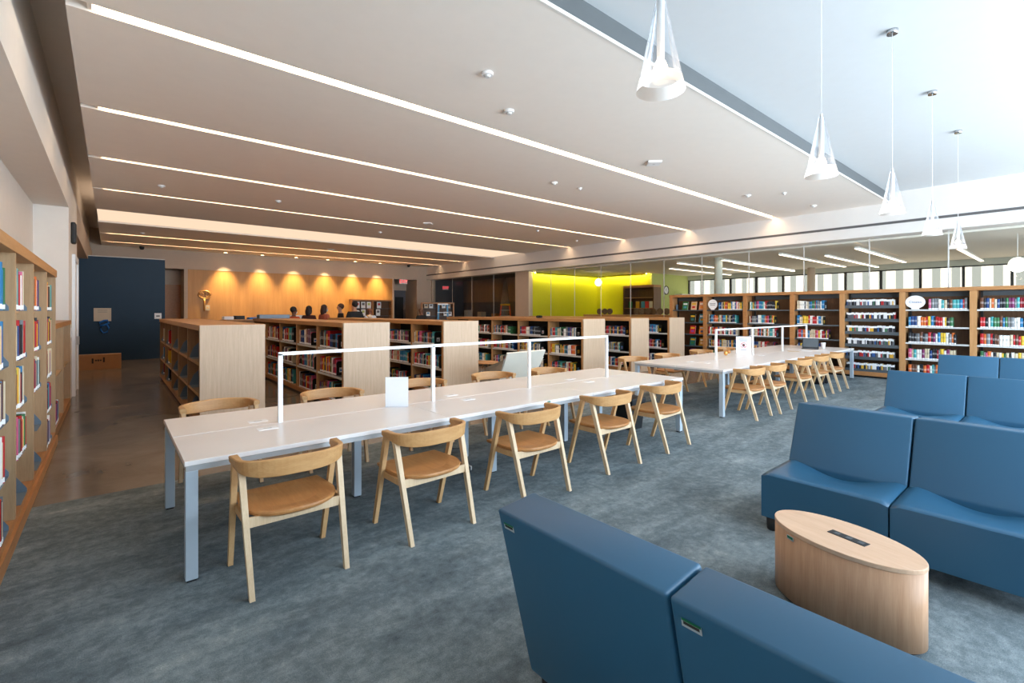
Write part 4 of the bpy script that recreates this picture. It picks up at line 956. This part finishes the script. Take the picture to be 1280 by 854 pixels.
# ------------------------------------------------------------------ behind the glass
for k, (x0, x1, y) in enumerate([(15.2, 21.3, 9.0), (16.9, 22.0, 10.35), (15.4, 21.5, 7.5), (16.55, 22.0, 7.66), (15.2, 21.3, 5.66), (16.6, 22.4, 4.89), (15.3, 20.9, 3.8), (17.5, 22.4, 2.04)]):
    t = thing('linear_pendant', 'slim linear ceiling light seen through the glass, %s from the lime wall' % ORD[[2, 1, 4, 3, 5, 6, 7, 8][k]], 'ceiling light', ((x0 + x1) / 2, y, 3.32), 0, 'linear lights behind the glass')
    h = (x1 - x0) / 2
    M = MB(); M.box(-h, h, -.045, .045, 0, .01, ROOMSTRIP); M.build('diffuser', t); M = MB(); M.box(-h, h, -.05, .05, .01, .06, WHITEM); M.box(-.01, .01, -.01, .01, .06, .13, WHITEM); M.build('housing', t)
for x, y, z, lab in [(17.0, 14.05, 2.96, 'white globe lamp glowing before the lime wall'), (16.0, .87, 2.72, 'white globe lamp glowing behind glass at the frame edge')]:
    t = thing('globe_lamp', lab, 'pendant lamp', (x, y, z)); M = MB(); M.ball((0, 0, 0), .16, GLOBE, 20, (1, 1, 1.1)); M.build('globe', t); M = MB(); M.tube([(0, 0, .16), (0, 0, 3.45 - z)], .006, WHITEM, 6); M.lathe([(.03, .15), (.03, .19)], CHROME, 12); M.build('cord', t)
t = thing('cove_light', 'yellow glowing strip along top of the lime walls', 'light'); M = MB(); M.box(14.98, 19.3, 16.10, 16.14, 3.41, 3.44, COVE); M.box(19.40, 19.44, 13.15, 16.0, 3.41, 3.44, COVE); M.build('diffuser', t); M = MB(); M.box(14.98, 19.38, 16.06, 16.08, 3.37, 3.449, LIME); M.box(19.36, 19.38, 13.15, 16.05, 3.37, 3.449, LIME); M.build('valance', t)
t = thing('linear_pendant', 'added unseen light strip brightening the dark room behind glass', 'ceiling light', (16.2, 18.2, 3.66)); M = MB(); M.box(-.9, .9, -.06, .06, 0, .01, ROOMSTRIP); M.build('diffuser', t); M = MB(); M.box(-.9, .9, -.065, .065, .01, .038, WHITEM); M.build('housing', t)  # lamp added out of sight above the beam line to brighten the ladder
t = thing('wall_clock', 'round white clock on the pale green wall', 'clock', (20.75, 12.93, 2.67), 0)
M = MB(); n = 28; M.prism([(.19 * math.cos(2 * PI * k / n), .19 * math.sin(2 * PI * k / n)) for k in range(n)], .02, WHITEP, 'y', -.02); M.build('face', t)
M = MB(); M.tube([(.2 * math.cos(2 * PI * k / n), -.02, .2 * math.sin(2 * PI * k / n)) for k in range(n)], .022, BLACK, 8, True); M.build('rim', t)
M = MB(); M.box(-.008, .008, -.024, -.021, 0, .11, BLACK); M.box(-.10, 0, -.024, -.021, -.006, .006, BLACK); M.build('hand', t)
t = thing('wall_cupboard', 'pale box cupboard at the foot of the green wall', 'cupboard', (21.9, 12.7, 0)); M = MB(); M.box(-.45, .45, -.2, .2, 0, 2.5, WHITE_WALL); M.build('body', t); M = MB(); M.box(-.38, .1, -.21, -.2, 2.05, 2.44, BEIGEWALL); M.build('door', t)
t = thing('room_bookcase', 'dark brown bookcase standing against the lime wall', 'bookcase', (19.2, 13.25, 0))
M = MB(); M.box(-.3, .3, -.85, .85, 2.75, 2.86, OAK_WARM); M.build('top', t); M = MB(); M.box(.28, .3, -.85, .85, 0, 2.75, WALNUT_IN); M.build('back_panel', t)
M = MB(); M.box(-.3, .28, .79, .85, 0, 2.75, WALNUT_IN); M.box(-.3, .28, -.85, -.79, 0, 2.75, WALNUT_IN); M.build('side_panel', t)
for z in (.3, .8, 1.3, 1.8, 2.3):
    M = MB(); M.box(-.28, .28, -.79, .79, z - .03, z, OAK_WARM); M.build('shelf', t)
for k, (y, c, lab) in enumerate([(13.75, FO[0], 'green cover'), (13.35, FO[8], 'mustard cover'), (13.05, FO[4], 'blue cover'), (12.84, FO[5], 'red cover'), (12.62, (230, 230, 226), 'white cover')]):
    t2 = thing('display_book', 'book with a %s on the dark brown bookcase' % lab, 'book', (19.0, y, 1.801), rad(-90), 'books behind the glass'); M = MB(); mt = plain('room_cover', c, .5, var=0); M.box(-.09, .09, 0, .03, 0, .3, mt); M.build('cover', t2); M = MB(); M.box(-.085, .085, .003, .027, .297, .303, PAGES); M.build('page_block', t2)
t = thing('room_cabinet', 'low wood cabinet behind the glass carrying round cushions', 'cabinet', (15.75, 11.5, 0)); M = MB(); M.box(-.3, .3, -2.1, 2.1, 1.46, 1.51, OAK_TOP); M.build('top', t); M = MB(); M.box(-.28, .28, -2.08, 2.08, 0, 1.46, OAK_POST); M.build('body', t)
for k, y in enumerate([12.9, 12.62, 12.36, 11.06, 10.80, 10.54, 10.28, 10.02, 9.74]):
    t2 = thing('round_cushion', 'round brown felt cushion propped upright behind the glass, %s from the lime wall' % ORD[k + 1], 'cushion', (15.68, y, 1.511), 0, 'round felt cushions')
    M = MB(); n = 24; M.prism([(.125 * math.cos(2 * PI * j / n), .125 + .125 * math.sin(2 * PI * j / n)) for j in range(n)], .07, WICKER, 'x', -.035, .018); M.build('cushion', t2); M = MB(); M.ball((-.036, 0, .125), .014, WICKER, 8, (.5, 1, 1)); M.build('button', t2)
# dark room: ladder, plastic sheet, counter
t = thing('step_ladder', 'orange step ladder with yellow top behind the glass', 'ladder', (16.3, 19.9, 0), rad(-40))
M = MB(); M.box(-.26, .26, -.14, .14, 1.95, 2.04, YELLOW, .01); M.build('top_cap', t)
for sx in (-1, 1):
    for sy in (-1, 1):
        M = MB(); M.hexa([(sx * .42 - .035, sy * .55 - .03, 0), (sx * .42 + .035, sy * .55 - .03, 0), (sx * .42 + .035, sy * .55 + .03, 0), (sx * .42 - .035, sy * .55 + .03, 0)], [(sx * .22 - .035, sy * .1 - .03, 1.96), (sx * .22 + .035, sy * .1 - .03, 1.96), (sx * .22 + .035, sy * .1 + .03, 1.96), (sx * .22 - .035, sy * .1 + .03, 1.96)], ORANGE); M.build('leg', t)
for z in (.35, .7, 1.05, 1.4, 1.7):
    f = z / 1.96; M = MB(); w = .42 - .2 * f; yy = -(.55 - .45 * f); M.box(-w, w, yy - .05, yy + .03, z - .015, z + .015, LIPM); M.build('step', t)
M = MB(); n = 18; rings = []
prof = [(.04, 3.55), (.08, 3.2), (.14, 2.7), (.2, 2.2), (.25, 1.2), (.28, 0.002)]
for j, (r, z) in enumerate(prof):
    rings.append([M.bm.verts.new((r * math.cos(2 * PI * k / n) * (1 + .25 * (k % 2)), r * math.sin(2 * PI * k / n) * (1 + .25 * (k % 2)), z)) for k in range(n)])
M.poly([M.bm.faces.new([a[k], a[(k + 1) % n], b_[(k + 1) % n], b_[k]]) for a, b_ in zip(rings, rings[1:]) for k in range(n)], PLASTIC, True)
o = M.build('plastic_sheet', None, (17.03, 20.78, 0)); tag(o, 'translucent plastic sheeting gathered to the ceiling behind ladder', 'sheet')
t = thing('work_counter', 'grey counter along the dark room behind the glass', 'counter', (17.2, 23.4, 0)); M = MB(); M.box(-.32, .34, -2.2, 2.2, .9, .96, LIPM); M.build('worktop', t); M = MB(); M.box(-.28, .34, -2.18, 2.18, 0, .9, GREYM); M.build('cabinet', t)
for k, (y, m_, lab) in enumerate([(24.6, LIPM, 'pale box on the counter of the dark room'), (23.2, CREAM, 'cream box on the counter of the dark room'), (21.8, OAK_SEAT, 'orange brown box on the counter of the dark room')]):
    M = MB(); M.box(-.18, .18, -.2, .2, 0, .75 - .1 * k, m_, .01); M.box(-.16, .16, -.02, .02, .75 - .1 * k, .755 - .1 * k, CARD); o = M.build('carton', None, (17.15, y, .961)); tag(o, lab, 'box', 'boxes on the counter')
# light blue ladder by the seated worker
t = thing('blue_ladder', 'light blue folding ladder beside the person in black', 'ladder', (9.45, 15.2, 0), rad(-35))
for sx in (-1, 1):
    for sy in (-1, 1):
        M = MB(); M.hexa([(sx * .22 - .025, sy * .38 - .025, 0), (sx * .22 + .025, sy * .38 - .025, 0), (sx * .22 + .025, sy * .38 + .025, 0), (sx * .22 - .025, sy * .38 + .025, 0)], [(sx * .16 - .025, sy * .06 - .025, 1.9), (sx * .16 + .025, sy * .06 - .025, 1.9), (sx * .16 + .025, sy * .06 + .025, 1.9), (sx * .16 - .025, sy * .06 + .025, 1.9)], LBLUE); M.build('leg', t)
M = MB(); M.box(-.19, .19, -.09, .09, 1.88, 1.93, WHITEM, .01); M.build('top_cap', t)
for z in (.4, .8, 1.2, 1.6):
    f = z / 1.9; M = MB(); yy = -(.38 - .32 * f); M.box(-.2, .2, yy - .04, yy + .03, z - .012, z + .012, WHITEM); M.build('step', t)

# ------------------------------------------------------------------ people
def skin_mesh(verts, edges, radii, lvl=2):
    me = bpy.data.meshes.new('body'); me.from_pydata(verts, edges, []); o = bpy.data.objects.new('body', me); COL.objects.link(o)
    o.modifiers.new('s', 'SKIN')
    for i, sv in enumerate(me.skin_vertices[0].data):
        r = radii[i]; sv.radius = (r, r) if not isinstance(r, tuple) else r; sv.use_root = (i == 0)
    sb = o.modifiers.new('u', 'SUBSURF'); sb.levels = lvl; sb.render_levels = lvl
    dg = bpy.context.evaluated_depsgraph_get(); m2 = bpy.data.meshes.new_from_object(o.evaluated_get(dg)); bpy.data.objects.remove(o)
    for p in m2.polygons: p.use_smooth = True
    return m2
def person(x, y, rz, h, skin, shirt, hairc, label, long_hair=False, mask=None, trousers=(40, 42, 50), bald=False, arms='down', turn=0):
    t = thing('person', label, 'person', (x, y, 0), rad(rz)); s = h / 1.75
    sk = plain('skin', skin, .5, var=.04); sh = plain('shirt', shirt, .8, var=.08); tr = plain('trousers', trousers, .8); hm = plain('hair', hairc, .6, var=.1)
    V = []; E = []; RD = []
    def a(p, r, frm=None):
        V.append(tuple(s * c for c in p)); RD.append(r * s if not isinstance(r, tuple) else tuple(s * q for q in r))
        if frm is not None: E.append((frm, len(V) - 1))
        return len(V) - 1
    pel = a((0, 0, .94), (.15, .10)); wa = a((0, 0, 1.10), (.135, .095), pel); ch = a((0, -.01, 1.30), (.16, .105), wa); nb = a((0, 0, 1.455), (.062, .06), ch)
    nk = a((0, .012, 1.515), (.05, .05), nb); hd = a((0, .02, 1.585), (.066, .075), nk); h2 = a((0, .02, 1.65), (.074, .088), hd); h3 = a((0, .012, 1.705), (.058, .068), h2)
    ns = a((0, .112, 1.610), .012, h2)
    joints = {}
    for q in (-1, 1):
        er = a((q * .078, .005, 1.625), (.012, .02), h2)
        sho = a((q * .18, -.01, 1.40), .058, ch)
        if arms == 'front':
            el = a((q * .25, .02, 1.13), .042, sho); wr = a((q * .14, .24, 1.10), .028, el); pm = a((q * .08, .30, 1.11), .032, wr)
            fd = (-.4 * q, .6, 0)
        else:
            el = a((q * .245, -.02, 1.12), .042, sho); wr = a((q * .25, .06, .87), .028, el); pm = a((q * .245, .075, .80), .032, wr)
            fd = (0, .1, -.9)
        for fi, (du, ln) in enumerate(((-.03, .07), (-.01, .085), (.012, .08), (.032, .06))):
            b0 = V[pm]; b = tuple(c / s for c in b0)
            p1 = a((b[0] + fd[0] * .04, b[1] + fd[1] * .04 + du, b[2] + fd[2] * .04), .009, pm); a((b[0] + fd[0] * (.04 + ln * .6), b[1] + fd[1] * (.04 + ln * .6) + du + .008, b[2] + fd[2] * (.04 + ln * .6)), .008, p1)
        b = tuple(c / s for c in V[pm]); a((b[0] - q * .02, b[1] + .05, b[2] + .0), .010, pm)
        hip = a((q * .095, 0, .80), .078, pel); kn = a((q * .10, .01, .48), .058, hip); an = a((q * .10, -.02, .09), .040, kn); a((q * .105, .13, .035), .035, an)
        joints[q] = (sho, el, wr, hip, kn, an)
    me = skin_mesh(V, E, RD); me.materials.append(sk)
    o = bpy.data.objects.new('body', me); COL.objects.link(o); o.parent = t
    # clothes follow the same skeleton a little wider
    def garment(name, pts, edg, m_, lvl=2):
        me = skin_mesh([tuple(s * c for c in p[0]) for p in pts], edg, [tuple(s * q for q in (p[1] if isinstance(p[1], tuple) else (p[1], p[1]))) for p in pts], lvl); me.materials.append(m_)
        o = bpy.data.objects.new(name, me); COL.objects.link(o); o.parent = t; return o
    fa = (lambda q: ((q * .25, .02, 1.13), (q * .16, .20, 1.105))) if arms == 'front' else (lambda q: ((q * .245, -.02, 1.12), (q * .25, .045, .91)))
    pts = [((0, 0, 1.06), (.172, .128)), ((0, 0, .90), (.182, .135)), ((0, -.012, 1.31), (.190, .142)), ((0, -.004, 1.445), (.105, .098))]
    ed = [(0, 1), (0, 2), (2, 3)]
    for q in (-1, 1):
        el, wr = fa(q); n = len(pts); pts += [((q * .182, -.01, 1.40), .076), (el, .057), (wr, .043)]; ed += [(2, n), (n, n + 1), (n + 1, n + 2)]
    garment('shirt', pts, ed, sh)
    pts = [((0, 0, .90), (.150, .105)), ((0, 0, 1.02), (.150, .105))]; ed = [(0, 1)]
    for q in (-1, 1):
        n = len(pts); pts += [((q * .10, 0, .76), .086), ((q * .10, .01, .48), .072), ((q * .10, -.02, .10), .060)]; ed += [(0, n), (n, n + 1), (n + 1, n + 2)]
    garment('trousers', pts, ed, tr)
    for q in (-1, 1):
        M = MB(); M.box((q * .105 - .048) * s, (q * .105 + .048) * s, -.10 * s, .18 * s, 0, .085 * s, BLACK, .03); M.build('shoe', t)
    if not bald:
        M = MB(); M.ball((0, -.012 * s, 1.672 * s), .098 * s, hm, 18, (.92, 1.05, .98))
        if long_hair:
            M.ball((0, -.062 * s, 1.56 * s), .10 * s, hm, 16, (.95, .62, 1.55)); M.ball((.07 * s, -.01 * s, 1.58 * s), .045 * s, hm, 12, (.7, 1, 2.2)); M.ball((-.07 * s, -.01 * s, 1.58 * s), .045 * s, hm, 12, (.7, 1, 2.2))
        ob = M.build('hair', t)
        # open the face
        bm = bmesh.new(); bm.from_mesh(ob.data)
        bmesh.ops.delete(bm, geom=[f for f in bm.faces if f.calc_center_median().y > .035 * s and f.calc_center_median().z < 1.70 * s], context='FACES'); bm.to_mesh(ob.data); bm.free()
    M = MB()
    for q in (-1, 1): M.ball((q * .032 * s, .099 * s, 1.648 * s), .010 * s, BLACK, 8, (1.2, .6, .8))
    M.build('eye', t)
    if mask:
        M = MB(); M.ball((0, .066 * s, 1.585 * s), .062 * s, plain('mask', mask, .8, var=0), 16, (1.05, .85, .85)); M.build('face_mask', t)
    else:
        M = MB(); M.ball((0, .098 * s, 1.575 * s), .018 * s, plain('lips', (150, 80, 74), .5, var=0), 8, (1.3, .4, .4)); M.build('mouth', t)
    return t
person(4.37, 15.8, -60, 1.78, (112, 74, 54), (200, 84, 48), (24, 20, 20), 'person in orange top with dark hair and white mask', False, (240, 240, 240))
person(5.08, 16.6, -50, 1.82, (196, 140, 110), (70, 32, 26), (38, 22, 18), 'person with long dark hair in dark red top', True)
person(5.55, 16.5, -75, 1.86, (214, 160, 130), (178, 92, 66), (60, 34, 24), 'person in rust coloured top wearing pale blue mask', True, (150, 200, 214), arms='front')
person(6.10, 16.5, 70, 1.90, (206, 152, 122), (30, 30, 34), (80, 50, 32), 'person with brown hair turned toward the man in black', False)
person(6.25, 15.6, 0, 1.97, (206, 150, 118), (26, 26, 28), (30, 24, 22), 'tall person in black shirt seen from behind', False)
person(6.92, 15.9, 20, 1.80, (136, 84, 60), (226, 228, 232), (30, 22, 20), 'person in white shirt with short cropped hair', False, None, bald=True)
person(8.88, 15.8, 15, 1.80, (120, 78, 56), (26, 26, 28), (60, 40, 30), 'person in black sitting clothes near the light blue ladder', False, None, bald=True)

# ------------------------------------------------------------------ daylight
w = bpy.data.worlds.new('sky'); sc.world = w; w.use_nodes = True; nt = w.node_tree; nt.nodes.clear()
bg = nt.nodes.new('ShaderNodeBackground')
tc = nt.nodes.new('ShaderNodeTexCoord'); sp = nt.nodes.new('ShaderNodeSeparateXYZ'); nt.links.new(tc.outputs['Generated'], sp.inputs[0])
mr = nt.nodes.new('ShaderNodeMapRange'); mr.inputs[1].default_value = -.06; mr.inputs[2].default_value = .04; nt.links.new(sp.outputs[2], mr.inputs[0])
# overcast sky above, lower half made brighter to push light up onto the ceilings
cm = nt.nodes.new('ShaderNodeMix'); cm.data_type = 'RGBA'; nt.links.new(mr.outputs[0], cm.inputs[0])
cm.inputs[6].default_value = (7.4, 8.3, 9.0, 1); cm.inputs[7].default_value = (5.2, 6.4, 7.6, 1)
nt.links.new(cm.outputs[2], bg.inputs[0])
wo = nt.nodes.new('ShaderNodeOutputWorld'); nt.links.new(bg.outputs[0], wo.inputs[0])
def portal(name, loc, rot, sx, sy):
    l = bpy.data.lights.new(name, 'AREA'); l.shape = 'RECTANGLE'; l.size = sx; l.size_y = sy; l.cycles.is_portal = True
    o = bpy.data.objects.new(name, l); COL.objects.link(o); o.location = loc; o.rotation_euler = rot; return o
portal('daylight_front', (8.4, YW - .12, 2.25), (rad(90), 0, 0), 12.6, 4.4)
portal('daylight_side', (23.0, 5.3, 2.1), (rad(90), 0, rad(90)), 15.2, 2.2)

# ------------------------------------------------------------------ camera
cam = bpy.data.cameras.new('camera'); co = bpy.data.objects.new('camera', cam); COL.objects.link(co)
cam.sensor_width = 36; cam.lens = 594.3 / 1280 * 36; cam.shift_y = -38 / 1280; cam.clip_end = 200; cam.clip_start = .05
co.location = (0, 0, 1.65); co.rotation_euler = (rad(90), 0, -math.atan2(.6443, .7644))
sc.camera = co
vs = sc.view_settings; sc.display_settings.display_device = 'sRGB'; vs.view_transform = 'Standard'; vs.look = 'None'; vs.exposure = .5; vs.gamma = 1; vs.use_curve_mapping = False
sc.cycles.max_bounces = 8; sc.cycles.diffuse_bounces = 5; sc.cycles.transparent_max_bounces = 16; sc.cycles.sample_clamp_indirect = 6
sc.cycles.use_denoising = True
